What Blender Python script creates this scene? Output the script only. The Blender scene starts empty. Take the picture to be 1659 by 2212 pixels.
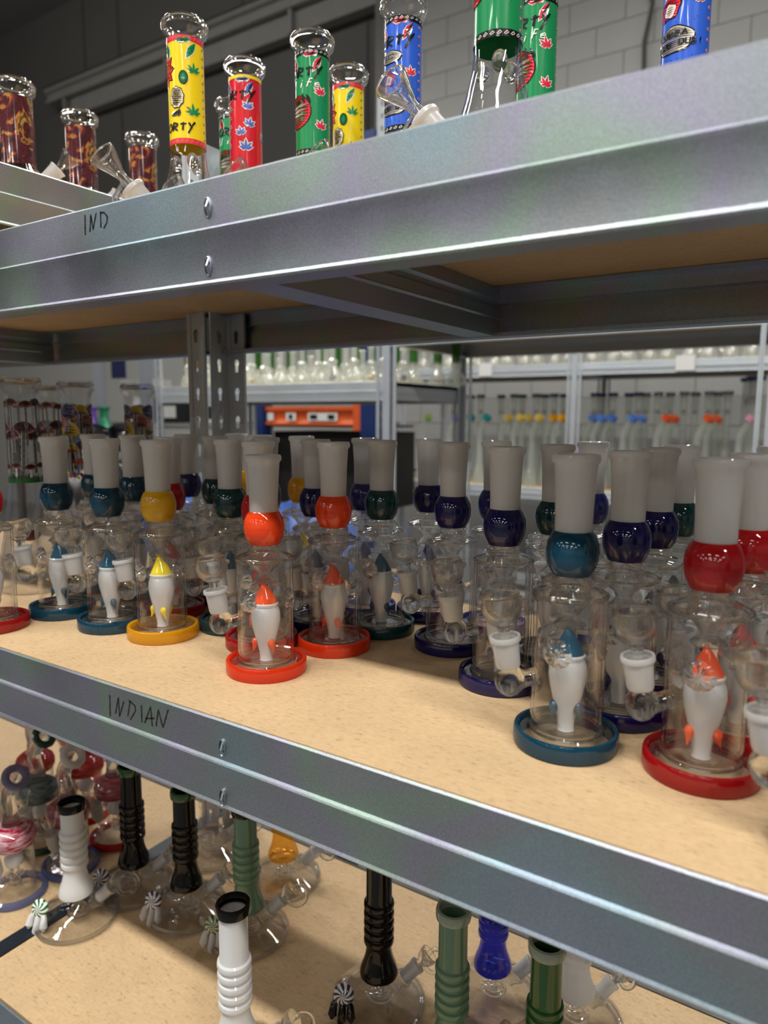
import bpy, math, random
from mathutils import Matrix, Vector
from mathutils.geometry import tessellate_polygon
random.seed(7)
C = bpy.context.scene.collection
SC = bpy.context.scene
PI = math.pi
R_ = math.radians

# ------------------------------------------------------------------ camera
cam_d = bpy.data.cameras.new('camera')
cam_d.sensor_fit = 'VERTICAL'
cam_d.sensor_height = 36.0
cam_d.lens = 36.0 * 1534.0 / 2212.0
cam_d.clip_start = 0.02
cam_d.clip_end = 60
cam_d.dof.use_dof = True
cam_d.dof.focus_distance = 0.62
cam_d.dof.aperture_fstop = 6.0
cam_o = bpy.data.objects.new('camera', cam_d)
C.objects.link(cam_o)
cam_o.matrix_world = Matrix(((0.84030979, -0.07593055, 0.53676253, 0),
                             (0.54208644, 0.10917544, -0.83320046, 0),
                             (0.00466409, 0.99111819, 0.13290212, 0),
                             (0, 0, 0, 1)))
SC.camera = cam_o

# ------------------------------------------------------------------ world, lamps, exposure
w = bpy.data.worlds.new('room_air'); SC.world = w; w.use_nodes = True
w.node_tree.nodes['Background'].inputs[0].default_value = (0.93, 0.96, 1.0, 1)
w.node_tree.nodes['Background'].inputs[1].default_value = 0.10

def lamp(name, loc, sx, sy, power, rot=(0, 0, 0), col=(1.0, 0.965, 0.91)):
    l = bpy.data.lights.new(name, 'AREA'); l.shape = 'RECTANGLE'
    l.size = sx; l.size_y = sy; l.energy = power; l.color = col
    o = bpy.data.objects.new(name, l); C.objects.link(o); o.location = loc; o.rotation_euler = rot
    return o
# rows of ceiling tubes, one row over this aisle, one over the aisle behind the shelves
for x in (-2.3, -0.8, 0.7, 2.2):
    lamp('tube_and_fill_light', (x, -.88, 2.45), 1.15, 0.13, 56)
for x in (-5.6, -3.6, -1.6, 0.4):
    lamp('tube_and_fill_light', (x, 2.15, 2.90), 1.2, 0.14, 38)
for x in (-9.0, -6.5, -3.9, -1.3, 0.9):
    lamp('tube_and_fill_light', (x, 3.65, 3.3), 1.2, 0.2, 28)
for x in (-9.5, -6.5, -3.5, -0.5):  # made-up lamps added to brighten the upper far wall and the blocks
    lamp('tube_and_fill_light', (x, 2.6, 5.4), 1.6, 0.3, 24, rot=(R_(50), 0, 0))
for y, p in ((-4.2, 16), (-7.2, 34), (-10.2, 44)):  # unseen lamp rows added behind the camera for streaks on the glass
    for x in (-7.5, -4.0, -1.2, 1.6, 4.6):
        lamp('tube_and_fill_light', (x, y, 2.75), 1.2, 0.14, p)

SC.view_settings.view_transform = 'Standard'
SC.view_settings.look = 'None'
SC.view_settings.exposure = 0.0
SC.view_settings.gamma = 1.0
SC.view_settings.use_curve_mapping = False
SC.cycles.max_bounces = 14
SC.cycles.diffuse_bounces = 4
SC.cycles.glossy_bounces = 4
SC.cycles.transmission_bounces = 12
SC.cycles.transparent_max_bounces = 40
SC.cycles.caustics_reflective = False
SC.cycles.sample_clamp_indirect = 6.0

# ------------------------------------------------------------------ materials
def M_new(name):
    m = bpy.data.materials.new(name); m.use_nodes = True
    nt = m.node_tree; nt.nodes.clear()
    out = nt.nodes.new('ShaderNodeOutputMaterial')
    return m, nt, out
def N(nt, t, **kw):
    n = nt.nodes.new(t)
    for k, v in kw.items():
        if hasattr(n, k): setattr(n, k, v)
        else: n.inputs[k].default_value = v
    return n
def L(nt, a, b): nt.links.new(a, b)
def c4(c): return (c[0], c[1], c[2], 1)

def plain(name, col, rough=0.5, metal=0.0, coat=0.0, spec=0.5, bump=0, bscale=200, vary=0.0, vscale=8):
    m, nt, out = M_new(name)
    p = N(nt, 'ShaderNodeBsdfPrincipled')
    p.inputs['Base Color'].default_value = c4(col); p.inputs['Roughness'].default_value = rough
    p.inputs['Metallic'].default_value = metal; p.inputs['Coat Weight'].default_value = coat
    p.inputs['Specular IOR Level'].default_value = spec
    L(nt, p.outputs[0], out.inputs[0])
    tc = N(nt, 'ShaderNodeTexCoord')
    if vary:
        n = N(nt, 'ShaderNodeTexNoise'); n.inputs['Scale'].default_value = vscale; n.inputs['Detail'].default_value = 5
        L(nt, tc.outputs['Object'], n.inputs['Vector'])
        r = N(nt, 'ShaderNodeValToRGB')
        r.color_ramp.elements[0].color = c4([max(0, x * (1 - vary)) for x in col]); r.color_ramp.elements[0].position = .3
        r.color_ramp.elements[1].color = c4([min(1, x * (1 + vary)) for x in col]); r.color_ramp.elements[1].position = .7
        L(nt, n.outputs[0], r.inputs[0]); L(nt, r.outputs[0], p.inputs['Base Color'])
    if bump:
        n2 = N(nt, 'ShaderNodeTexNoise'); n2.inputs['Scale'].default_value = bscale
        L(nt, tc.outputs['Object'], n2.inputs['Vector'])
        b = N(nt, 'ShaderNodeBump'); b.inputs['Strength'].default_value = bump; b.inputs['Distance'].default_value = 0.001
        L(nt, n2.outputs[0], b.inputs['Height']); L(nt, b.outputs[0], p.inputs['Normal'])
    return m

def thin_glass(name, tint=(1, 1, 1), edge=0.20, refl=0.85, rough=0.012, wob=0.09, base=0.995):
    """blown glass wall: clear face on, darker and more mirror-like where seen edge on"""
    m, nt, out = M_new(name)
    tc = N(nt, 'ShaderNodeTexCoord')
    mp = N(nt, 'ShaderNodeMapping'); mp.inputs['Scale'].default_value = (1, 1, .35); L(nt, tc.outputs['Object'], mp.inputs[0])
    nz = N(nt, 'ShaderNodeTexNoise'); nz.inputs['Scale'].default_value = 75; nz.inputs['Detail'].default_value = 2
    L(nt, mp.outputs[0], nz.inputs['Vector'])
    bp = N(nt, 'ShaderNodeBump'); bp.inputs['Strength'].default_value = wob; bp.inputs['Distance'].default_value = 0.0035
    L(nt, nz.outputs[0], bp.inputs['Height'])
    lw = N(nt, 'ShaderNodeLayerWeight'); lw.inputs['Blend'].default_value = 0.5
    L(nt, bp.outputs[0], lw.inputs['Normal'])
    rp = N(nt, 'ShaderNodeValToRGB')
    e = rp.color_ramp.elements
    e[0].position = 0.0; e[0].color = c4([t * base for t in tint])
    e[1].position = 1.0; e[1].color = c4([t * edge * .5 for t in tint])
    a = e.new(0.74); a.color = c4([t * (base * .985) for t in tint])
    b = e.new(0.91); b.color = c4([t * (edge + .20) for t in tint])
    L(nt, lw.outputs['Facing'], rp.inputs[0])
    tr = N(nt, 'ShaderNodeBsdfTransparent'); L(nt, rp.outputs[0], tr.inputs[0])
    gl = N(nt, 'ShaderNodeBsdfGlossy'); gl.inputs['Roughness'].default_value = rough
    gl.inputs['Color'].default_value = (1, 1, 1, 1); L(nt, bp.outputs[0], gl.inputs['Normal'])
    pw = N(nt, 'ShaderNodeMath', operation='POWER'); L(nt, lw.outputs['Facing'], pw.inputs[0]); pw.inputs[1].default_value = 3.2
    ml = N(nt, 'ShaderNodeMath', operation='MULTIPLY_ADD'); L(nt, pw.outputs[0], ml.inputs[0])
    ml.inputs[1].default_value = refl; ml.inputs[2].default_value = 0.035
    mx = N(nt, 'ShaderNodeMixShader'); L(nt, ml.outputs[0], mx.inputs[0]); L(nt, tr.outputs[0], mx.inputs[1]); L(nt, gl.outputs[0], mx.inputs[2])
    L(nt, mx.outputs[0], out.inputs[0])
    return m

def solid_glass(name, tint=(1, 1, 1), clear=0.55):
    """thick lump of glass: bends light, partly lets it straight through"""
    m, nt, out = M_new(name)
    g = N(nt, 'ShaderNodeBsdfGlass'); g.inputs['Color'].default_value = c4(tint); g.inputs['Roughness'].default_value = 0.0; g.inputs['IOR'].default_value = 1.42
    tr = N(nt, 'ShaderNodeBsdfTransparent'); tr.inputs[0].default_value = c4(tint)
    mx = N(nt, 'ShaderNodeMixShader'); mx.inputs[0].default_value = clear
    L(nt, g.outputs[0], mx.inputs[1]); L(nt, tr.outputs[0], mx.inputs[2]); L(nt, mx.outputs[0], out.inputs[0])
    return m

def milky(name, col, trans=0.45, clear=0.0, gloss=0.045, rough=0.06, tcol=None, streak=0.0, streakcol=None, sscale=(60, 60, 8)):
    """opal or coloured glass: scatters light on both sides under a glossy skin"""
    m, nt, out = M_new(name)
    tcol = tcol or col
    d = N(nt, 'ShaderNodeBsdfDiffuse'); d.inputs[0].default_value = c4(col)
    t = N(nt, 'ShaderNodeBsdfTranslucent'); t.inputs[0].default_value = c4(tcol)
    if streak:
        tc = N(nt, 'ShaderNodeTexCoord'); mp = N(nt, 'ShaderNodeMapping'); mp.inputs['Scale'].default_value = sscale
        L(nt, tc.outputs['Object'], mp.inputs['Vector'])
        nz = N(nt, 'ShaderNodeTexNoise'); nz.inputs['Scale'].default_value = 1.0; nz.inputs['Detail'].default_value = 4; nz.inputs['Distortion'].default_value = .6
        L(nt, mp.outputs[0], nz.inputs['Vector'])
        rp = N(nt, 'ShaderNodeValToRGB'); rp.color_ramp.elements[0].position = .5 - streak * .2; rp.color_ramp.elements[1].position = .5 + streak * .2
        rp.color_ramp.elements[0].color = c4(col); rp.color_ramp.elements[1].color = c4(streakcol)
        L(nt, nz.outputs[0], rp.inputs[0]); L(nt, rp.outputs[0], d.inputs[0]); L(nt, rp.outputs[0], t.inputs[0])
    mx = N(nt, 'ShaderNodeMixShader'); mx.inputs[0].default_value = trans
    L(nt, d.outputs[0], mx.inputs[1]); L(nt, t.outputs[0], mx.inputs[2])
    sh = mx.outputs[0]
    if clear:
        tr = N(nt, 'ShaderNodeBsdfTransparent'); tr.inputs[0].default_value = c4([min(1, .25 + .8 * x) for x in tcol])
        m2 = N(nt, 'ShaderNodeMixShader'); m2.inputs[0].default_value = clear
        L(nt, sh, m2.inputs[1]); L(nt, tr.outputs[0], m2.inputs[2]); sh = m2.outputs[0]
    g = N(nt, 'ShaderNodeBsdfGlossy'); g.inputs['Roughness'].default_value = rough; g.inputs[0].default_value = (1, 1, 1, 1)
    lw = N(nt, 'ShaderNodeLayerWeight'); lw.inputs['Blend'].default_value = .5
    pw = N(nt, 'ShaderNodeMath', operation='POWER'); L(nt, lw.outputs['Facing'], pw.inputs[0]); pw.inputs[1].default_value = 4
    ml = N(nt, 'ShaderNodeMath', operation='MULTIPLY_ADD'); L(nt, pw.outputs[0], ml.inputs[0]); ml.inputs[1].default_value = .5; ml.inputs[2].default_value = gloss
    m3 = N(nt, 'ShaderNodeMixShader'); L(nt, ml.outputs[0], m3.inputs[0]); L(nt, sh, m3.inputs[1]); L(nt, g.outputs[0], m3.inputs[2])
    L(nt, m3.outputs[0], out.inputs[0])
    return m

def galvanised(name, col=(.56, .60, .64), rough=.34, tint=.30, metal=1.0):
    m, nt, out = M_new(name)
    p = N(nt, 'ShaderNodeBsdfPrincipled'); p.inputs['Metallic'].default_value = metal
    tc = N(nt, 'ShaderNodeTexCoord')
    v = N(nt, 'ShaderNodeTexNoise'); v.inputs['Scale'].default_value = 800; v.inputs['Detail'].default_value = 3; L(nt, tc.outputs['Object'], v.inputs['Vector'])
    big = N(nt, 'ShaderNodeTexNoise'); big.inputs['Scale'].default_value = 9; big.inputs['Detail'].default_value = 4; L(nt, tc.outputs['Object'], big.inputs['Vector'])
    hue = N(nt, 'ShaderNodeTexNoise'); hue.inputs['Scale'].default_value = 6.5; hue.inputs['Detail'].default_value = 1; L(nt, tc.outputs['Object'], hue.inputs['Vector'])
    # faint patchy tints of blue, violet, green and grey
    hr = N(nt, 'ShaderNodeValToRGB'); e = hr.color_ramp.elements
    e[0].position = .30; e[0].color = (.40, .48, .66, 1); e[1].position = .74; e[1].color = (.50, .46, .42, 1)
    for pos, cc in ((.40, (.38, .58, .66)), (.47, (.46, .49, .52)), (.54, (.52, .44, .66)), (.61, (.42, .62, .42)), (.66, (.48, .50, .52))):
        x = e.new(pos); x.color = c4(cc)
    L(nt, hue.outputs[0], hr.inputs[0])
    mc = N(nt, 'ShaderNodeMix', data_type='RGBA'); mc.inputs[0].default_value = tint
    mc.inputs[6].default_value = c4(col); L(nt, hr.outputs[0], mc.inputs[7])
    mr = N(nt, 'ShaderNodeMapRange'); L(nt, v.outputs[0], mr.inputs[0]); mr.inputs[1].default_value = .3; mr.inputs[2].default_value = .7
    mr.inputs[3].default_value = .82; mr.inputs[4].default_value = 1.12
    sc = N(nt, 'ShaderNodeVectorMath', operation='SCALE'); L(nt, mc.outputs[2], sc.inputs[0]); L(nt, mr.outputs[0], sc.inputs['Scale'])
    L(nt, sc.outputs[0], p.inputs['Base Color'])
    rr = N(nt, 'ShaderNodeMapRange'); L(nt, big.outputs[0], rr.inputs[0]); rr.inputs[1].default_value = .3; rr.inputs[2].default_value = .7
    rr.inputs[3].default_value = rough - .07; rr.inputs[4].default_value = rough + .1
    L(nt, rr.outputs[0], p.inputs['Roughness'])
    b = N(nt, 'ShaderNodeBump'); b.inputs['Strength'].default_value = .16; b.inputs['Distance'].default_value = .0005
    L(nt, v.outputs[0], b.inputs['Height']); L(nt, b.outputs[0], p.inputs['Normal'])
    L(nt, p.outputs[0], out.inputs[0])
    return m

def chipboard(name):
    m, nt, out = M_new(name)
    p = N(nt, 'ShaderNodeBsdfPrincipled'); p.inputs['Roughness'].default_value = .62; p.inputs['Specular IOR Level'].default_value = .3
    tc = N(nt, 'ShaderNodeTexCoord')
    a = N(nt, 'ShaderNodeTexNoise'); a.inputs['Scale'].default_value = 260; a.inputs['Detail'].default_value = 6; a.inputs['Roughness'].default_value = .7; L(nt, tc.outputs['Object'], a.inputs['Vector'])
    b = N(nt, 'ShaderNodeTexNoise'); b.inputs['Scale'].default_value = 14; b.inputs['Detail'].default_value = 4; L(nt, tc.outputs['Object'], b.inputs['Vector'])
    mp = N(nt, 'ShaderNodeMapping'); mp.inputs['Scale'].default_value = (120, 420, 200); mp.inputs['Rotation'].default_value = (0, 0, .4); L(nt, tc.outputs['Object'], mp.inputs[0])
    f = N(nt, 'ShaderNodeTexNoise'); f.inputs['Scale'].default_value = 1; f.inputs['Detail'].default_value = 3; L(nt, mp.outputs[0], f.inputs['Vector'])
    r = N(nt, 'ShaderNodeValToRGB'); e = r.color_ramp.elements
    e[0].position = .30; e[0].color = (.33, .22, .115, 1); e[1].position = .66; e[1].color = (.63, .455, .265, 1)
    x = e.new(.44); x.color = (.555, .39, .22, 1)
    mm = N(nt, 'ShaderNodeMix', data_type='FLOAT'); mm.inputs[0].default_value = .45
    L(nt, a.outputs[0], mm.inputs[2]); L(nt, f.outputs[0], mm.inputs[3]); L(nt, mm.outputs[0], r.inputs[0])
    r2 = N(nt, 'ShaderNodeMapRange'); L(nt, b.outputs[0], r2.inputs[0]); r2.inputs[1].default_value = .3; r2.inputs[2].default_value = .7; r2.inputs[3].default_value = .93; r2.inputs[4].default_value = 1.06
    s = N(nt, 'ShaderNodeVectorMath', operation='SCALE'); L(nt, r.outputs[0], s.inputs[0]); L(nt, r2.outputs[0], s.inputs['Scale']); L(nt, s.outputs[0], p.inputs['Base Color'])
    bp = N(nt, 'ShaderNodeBump'); bp.inputs['Strength'].default_value = .25; bp.inputs['Distance'].default_value = .0004
    L(nt, a.outputs[0], bp.inputs['Height']); L(nt, bp.outputs[0], p.inputs['Normal'])
    L(nt, p.outputs[0], out.inputs[0])
    return m

def striped_glass(name, c1, c2, k=9, twist=70, axis='X'):
    """radial stripes swirling round local X (a glass marble cane)"""
    m, nt, out = M_new(name)
    tc = N(nt, 'ShaderNodeTexCoord'); sp = N(nt, 'ShaderNodeSeparateXYZ'); L(nt, tc.outputs['Object'], sp.inputs[0])
    at = N(nt, 'ShaderNodeMath', operation='ARCTAN2'); L(nt, sp.outputs[1], at.inputs[0]); L(nt, sp.outputs[2], at.inputs[1])
    yy = N(nt, 'ShaderNodeMath', operation='MULTIPLY'); L(nt, sp.outputs[1], yy.inputs[0]); L(nt, sp.outputs[1], yy.inputs[1])
    zz = N(nt, 'ShaderNodeMath', operation='MULTIPLY_ADD'); L(nt, sp.outputs[2], zz.inputs[0]); L(nt, sp.outputs[2], zz.inputs[1]); L(nt, yy.outputs[0], zz.inputs[2])
    rr = N(nt, 'ShaderNodeMath', operation='SQRT'); L(nt, zz.outputs[0], rr.inputs[0])
    tw = N(nt, 'ShaderNodeMath', operation='MULTIPLY_ADD'); L(nt, rr.outputs[0], tw.inputs[0]); tw.inputs[1].default_value = twist; L(nt, at.outputs[0], tw.inputs[2])
    ml = N(nt, 'ShaderNodeMath', operation='MULTIPLY'); L(nt, tw.outputs[0], ml.inputs[0]); ml.inputs[1].default_value = k
    sn = N(nt, 'ShaderNodeMath', operation='SINE'); L(nt, ml.outputs[0], sn.inputs[0])
    r = N(nt, 'ShaderNodeValToRGB'); r.color_ramp.elements[0].position = .42; r.color_ramp.elements[1].position = .58
    r.color_ramp.elements[0].color = c4(c1); r.color_ramp.elements[1].color = c4(c2)
    mp = N(nt, 'ShaderNodeMapRange'); L(nt, sn.outputs[0], mp.inputs[0]); mp.inputs[1].default_value = -1; L(nt, mp.outputs[0], r.inputs[0])
    p = N(nt, 'ShaderNodeBsdfPrincipled'); p.inputs['Roughness'].default_value = .08; p.inputs['Coat Weight'].default_value = .6
    L(nt, r.outputs[0], p.inputs['Base Color']); L(nt, p.outputs[0], out.inputs[0])
    return m

def marbled(name):
    m, nt, out = M_new(name)
    tc = N(nt, 'ShaderNodeTexCoord')
    n1 = N(nt, 'ShaderNodeTexNoise'); n1.inputs['Scale'].default_value = 34; n1.inputs['Detail'].default_value = 2.5; n1.inputs['Distortion'].default_value = 2.2
    L(nt, tc.outputs['Object'], n1.inputs['Vector'])
    r = N(nt, 'ShaderNodeValToRGB'); e = r.color_ramp.elements
    e[0].position = .30; e[0].color = (.02, .012, .015, 1); e[1].position = .80; e[1].color = (.50, .30, .06, 1)
    for pos, cc in ((.40, (.10, .022, .03)), (.47, (.05, .018, .02)), (.52, (.13, .03, .035)), (.555, (.42, .11, .04)), (.575, (.45, .30, .07)), (.60, (.10, .07, .02)), (.66, (.09, .025, .03)), (.72, (.30, .20, .04))):
        x = e.new(pos); x.color = c4(cc)
    L(nt, n1.outputs[0], r.inputs[0])
    p = N(nt, 'ShaderNodeBsdfPrincipled'); p.inputs['Roughness'].default_value = .1; p.inputs['Coat Weight'].default_value = .8
    L(nt, r.outputs[0], p.inputs['Base Color']); L(nt, p.outputs[0], out.inputs[0])
    return m

MAT = {}
MAT['metal'] = galvanised('galvanised_steel', (.35, .40, .445), .40, .40)
MAT['metal2'] = galvanised('galvanised_post_steel', (.60, .65, .70), .42, .12, .45)
MAT['dark_steel'] = plain('dark_blue_steel', (.012, .020, .030), .35, metal=.2)
MAT['board'] = chipboard('chipboard')
MAT['glass'] = thin_glass('clear_glass')
MAT['glass_far'] = milky('clear_glass_far', (.86, .90, .87), trans=.5, clear=.66, gloss=.10)
MAT['glass_calm'] = thin_glass('clear_glass_calm', wob=.06, base=.97, refl=.6)
MAT['glass_neck'] = thin_glass('neck_glass', edge=.2, wob=.3, base=.95, refl=.95)
MAT['cast'] = solid_glass('cast_glass', (.985, .99, .985), clear=.22)
MAT['lump'] = solid_glass('thick_glass', (.98, .985, .98), clear=.22)
MAT['frost'] = milky('frosted_glass', (.80, .80, .80), trans=.5, clear=.25, rough=.3)
MAT['opal'] = milky('opal_glass', (.88, .88, .87), trans=.55, clear=.06)
MAT['white'] = milky('white_glass', (.86, .87, .88), trans=.35)
MAT['black'] = plain('black_glass', (.002, .002, .0025), .07, spec=.35)
COL = dict(orange=(.86, .062, .008), red=(.50, .008, .012), yellow=(.82, .46, .008), teal=(.003, .052, .095),
           green=(.003, .046, .048), navy=(.007, .007, .085), blue=(.022, .032, .22))
for k, v in COL.items():
    MAT['c_' + k] = milky('glass_' + k, v, trans=.3, gloss=.05, rough=.04, streak=.9, streakcol=[min(1, x * 1.25 + .004) for x in v], sscale=(40, 40, 260))
    MAT['h_' + k] = milky('hat_' + k, [min(1, x * 1.7 + .01) for x in v], trans=.25, gloss=.05, rough=.04)
    MAT['b_' + k] = milky('band_' + k, [min(.9, x * (1.0 if k in ('orange', 'red', 'yellow') else 1.75)) for x in v], trans=.55, clear=.12, tcol=[min(1, x * (1.25 if k in ('orange', 'red', 'yellow') else 2)) for x in v])
def flat(name, col): return plain(name, col, .25, coat=.5)
INK = {k: flat('print_' + k, v) for k, v in dict(yellow=(.88, .66, .01), red=(.62, .012, .03), green=(.01, .26, .09), blue=(.03, .12, .68),
      white=(.85, .85, .83), black=(.006, .006, .006), lred=(.75, .03, .06), dgreen=(.005, .16, .07), lblue=(.10, .17, .62), pink=(.70, .22, .20),
      plum=(.16, .022, .04), violet=(.12, .10, .42), peach=(.62, .33, .24), grass=(.03, .16, .03), grey=(.12, .13, .14), cream=(.8, .74, .58)).items()}

# ------------------------------------------------------------------ mesh helpers
class MB:
    def __init__(s): s.v = []; s.f = []
    def add(s, vs, fs, M=None):
        b = len(s.v)
        s.v += [tuple(M @ Vector(p)) if M else tuple(p) for p in vs]
        s.f += [tuple(b + i for i in f) for f in fs]
        return s
    def lathe(s, prof, seg=32, M=None, loop=False):
        vs = []; fs = []
        n = len(prof)
        for r, z in prof:
            r = max(r, 1e-5)
            for i in range(seg):
                a = 2 * PI * i / seg; vs.append((r * math.cos(a), r * math.sin(a), z))
        for j in range(n if loop else n - 1):
            k = (j + 1) % n
            for i in range(seg):
                i2 = (i + 1) % seg
                fs.append((j * seg + i, j * seg + i2, k * seg + i2, k * seg + i))
        if not loop:
            fs.append(tuple(range(seg))[::-1]) if prof[0][0] < 1e-4 and False else None
        fs = [f for f in fs if f]
        return s.add(vs, fs, M)
    def tube(s, pts, rad, seg=12, M=None, caps=True):
        pts = [Vector(p) for p in pts]; n = len(pts)
        rads = rad if isinstance(rad, (list, tuple)) else [rad] * n
        vs = []; fs = []
        t0 = (pts[1] - pts[0]).normalized()
        up = Vector((0, 0, 1)) if abs(t0.z) < .9 else Vector((1, 0, 0))
        a = t0.cross(up).normalized()
        for j, p in enumerate(pts):
            t = (pts[min(j + 1, n - 1)] - pts[max(j - 1, 0)]).normalized()
            a = (a - a.dot(t) * t).normalized(); b = t.cross(a)
            for i in range(seg):
                th = 2 * PI * i / seg
                vs.append(p + rads[j] * (math.cos(th) * a + math.sin(th) * b))
        for j in range(n - 1):
            for i in range(seg):
                i2 = (i + 1) % seg
                fs.append((j * seg + i, j * seg + i2, (j + 1) * seg + i2, (j + 1) * seg + i))
        if caps:
            fs.append(tuple(range(seg))[::-1]); fs.append(tuple((n - 1) * seg + i for i in range(seg)))
        return s.add(vs, fs, M)
    def box(s, x0, x1, y0, y1, z0, z1, M=None):
        vs = [(x, y, z) for x in (x0, x1) for y in (y0, y1) for z in (z0, z1)]
        return s.add(vs, [(0, 1, 3, 2), (4, 6, 7, 5), (0, 4, 5, 1), (2, 3, 7, 6), (0, 2, 6, 4), (1, 5, 7, 3)], M)
    def torus(s, Rr, r, M=None, seg=24, rs=8, arc=1.0):
        pts = []
        if arc >= 1:
            prof = [(Rr + r * math.cos(2 * PI * i / rs), r * math.sin(2 * PI * i / rs)) for i in range(rs)]
            return s.lathe(prof, seg, M, loop=True)
        n = int(seg * arc) + 1
        pts = [(Rr * math.cos(2 * PI * arc * i / n), Rr * math.sin(2 * PI * arc * i / n), 0) for i in range(n + 1)]
        return s.tube(pts, r, rs, M)
    def ball(s, c, r, M=None, seg=20, rings=12, sc=(1, 1, 1)):
        prof = [(r * math.sin(PI * j / rings), -r * math.cos(PI * j / rings)) for j in range(rings + 1)]
        T = Matrix.Translation(c) @ Matrix.Diagonal((*sc, 1))
        return s.lathe(prof, seg, (M @ T) if M else T)
    def sweep(s, prof, a, b, axis='X', closed=False):
        """extrude an open or closed outline along X (outline = y,z) or along Y (outline = x,z)"""
        n = len(prof); vs = []
        for t in (a, b):
            for p in prof: vs.append((t, p[0], p[1]) if axis == 'X' else (p[0], t, p[1]))
        m = n if closed else n - 1
        fs = [(i, (i + 1) % n, n + (i + 1) % n, n + i) for i in range(m)]
        if closed: fs += [tuple(range(n))[::-1], tuple(range(n, 2 * n))]
        return s.add(vs, fs)
    def mesh(s, name, mat, ang=35):
        me = bpy.data.meshes.new(name); me.from_pydata(s.v, [], s.f); me.validate()
        if ang:
            me.shade_smooth(); me.set_sharp_from_angle(angle=R_(ang))
        me.materials.append(mat)
        return me
    def ob(s, name, mat, parent=None, ang=35):
        o = bpy.data.objects.new(name, s.mesh(name, mat, ang)); C.objects.link(o)
        if parent: o.parent = parent
        return o

def link_ob(name, me, parent=None):
    o = bpy.data.objects.new(name, me); C.objects.link(o)
    if parent: o.parent = parent
    return o
def tag(o, label=None, cat=None, group=None, kind=None):
    if label: o['label'] = label
    if cat: o['category'] = cat
    if group: o['group'] = group
    if kind: o['kind'] = kind
    return o
def empty(name, loc, rz=0, rx=0, ry=0):
    o = bpy.data.objects.new(name, None); C.objects.link(o); o.empty_display_size = .02
    o.location = loc; o.rotation_euler = (rx, ry, rz); return o
KIDS = {}
def copy_tree(o, parent=None):
    c = o.copy(); C.objects.link(c)
    if parent: c.parent = parent
    for ch in list(o.children): copy_tree(ch, c)
    return c
def offset_profile(prof, t):
    """closed wall outline from an outer (r, z) profile running bottom to top"""
    out = []
    n = len(prof)
    for i, (r, z) in enumerate(prof):
        a = prof[max(0, i - 1)]; b = prof[min(n - 1, i + 1)]
        dx, dz = b[0] - a[0], b[1] - a[1]; l = math.hypot(dx, dz) or 1
        out.append((max(1e-4, r - dz / l * t), z + dx / l * t))
    return prof + out[::-1]
def aim(d, at=(0, 0, 0)):
    """matrix whose local Z looks along d"""
    return Matrix.Translation(at) @ Vector(d).normalized().to_track_quat('Z', 'Y').to_matrix().to_4x4()

# ------------------------------------------------------------------ heights and planes (camera at the origin, metres)
MID, UP, LOW, RAISED = -.225, .1575, -.632, .2715
KL = .632 / .600
YF, YR = .3573, .765
XA, XB = -.757, .092          # unit on the right spans XA..XB
FLOOR = -1.52
CEIL = 3.6

# ------------------------------------------------------------------ the room
fm = plain('floor_concrete', (.16, .16, .155), .45, vary=.12, vscale=2)
wall_m = plain('wall_paint', (.44, .437, .42), .6, bump=.2, bscale=60, vary=.03, vscale=2)
dark_m = plain('upper_wall_dark', (.125, .122, .117), .6, bump=.2, bscale=60, vary=.05, vscale=1)  # darker even tone for the upper far wall and the side return
tag(MB().box(-13, 7.4, -12, 8, FLOOR - .1, FLOOR).ob('floor', fm, ang=0), kind='structure')
tag(MB().box(-13, 7.4, -12, 8, CEIL + 2.4, CEIL + 2.5).ob('ceiling', plain('ceiling_paint', (.22, .22, .22), .8), ang=0), kind='structure')
tag(MB().box(-13.1, -13, -12, 8, FLOOR, CEIL + 2.4).ob('wall_left', wall_m, ang=0), kind='structure')
tag(MB().box(7.4, 7.5, -12, 8, FLOOR, CEIL + 2.4).ob('wall_right', wall_m, ang=0), kind='structure')
tag(MB().box(-13, 7.4, -12.1, -12, FLOOR, CEIL + 2.4).ob('wall_front', wall_m, ang=0), kind='structure')
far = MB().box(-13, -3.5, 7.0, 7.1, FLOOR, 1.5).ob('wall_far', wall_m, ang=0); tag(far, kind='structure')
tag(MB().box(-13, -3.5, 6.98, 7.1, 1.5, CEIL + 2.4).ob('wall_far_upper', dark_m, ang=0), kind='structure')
# sheet seams on the dark upper wall
for x in (-9.72, -8.95, -6.6, -4.75):
    tag(MB().box(x, x + .02, 6.965, 6.98, 1.5, CEIL + 2.4).ob('trim_%d' % (1 + int((x + 10) * 2)), plain('seam', (.09, .09, .09), .6), ang=0), kind='structure')
back = MB().box(-3.5, 7.4, 5.415, 5.6, FLOOR, CEIL + 2.4).ob('wall_back', plain('mortar', (.25, .25, .247), .8), ang=0)
tag(back, kind='structure')
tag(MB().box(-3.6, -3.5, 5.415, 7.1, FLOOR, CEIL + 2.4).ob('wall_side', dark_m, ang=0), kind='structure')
blk_m = plain('painted_block', (.29, .293, .288), .6, bump=.5, bscale=90, vary=.04, vscale=3)
bb = MB().box(-.1975, .1975, -.010, .02, -.0975, .0975)
bme = bb.mesh('brick', blk_m, 0)
row = 0; z = -.35
while z < 4.6:
    x = -3.3 + (.2 if row % 2 else 0)
    while x < .6:
        o = link_ob('brick', bme, back); o.location = (x, 5.408 + random.uniform(-.001, .001), z); x += .4
    z += .2; row += 1
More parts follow.
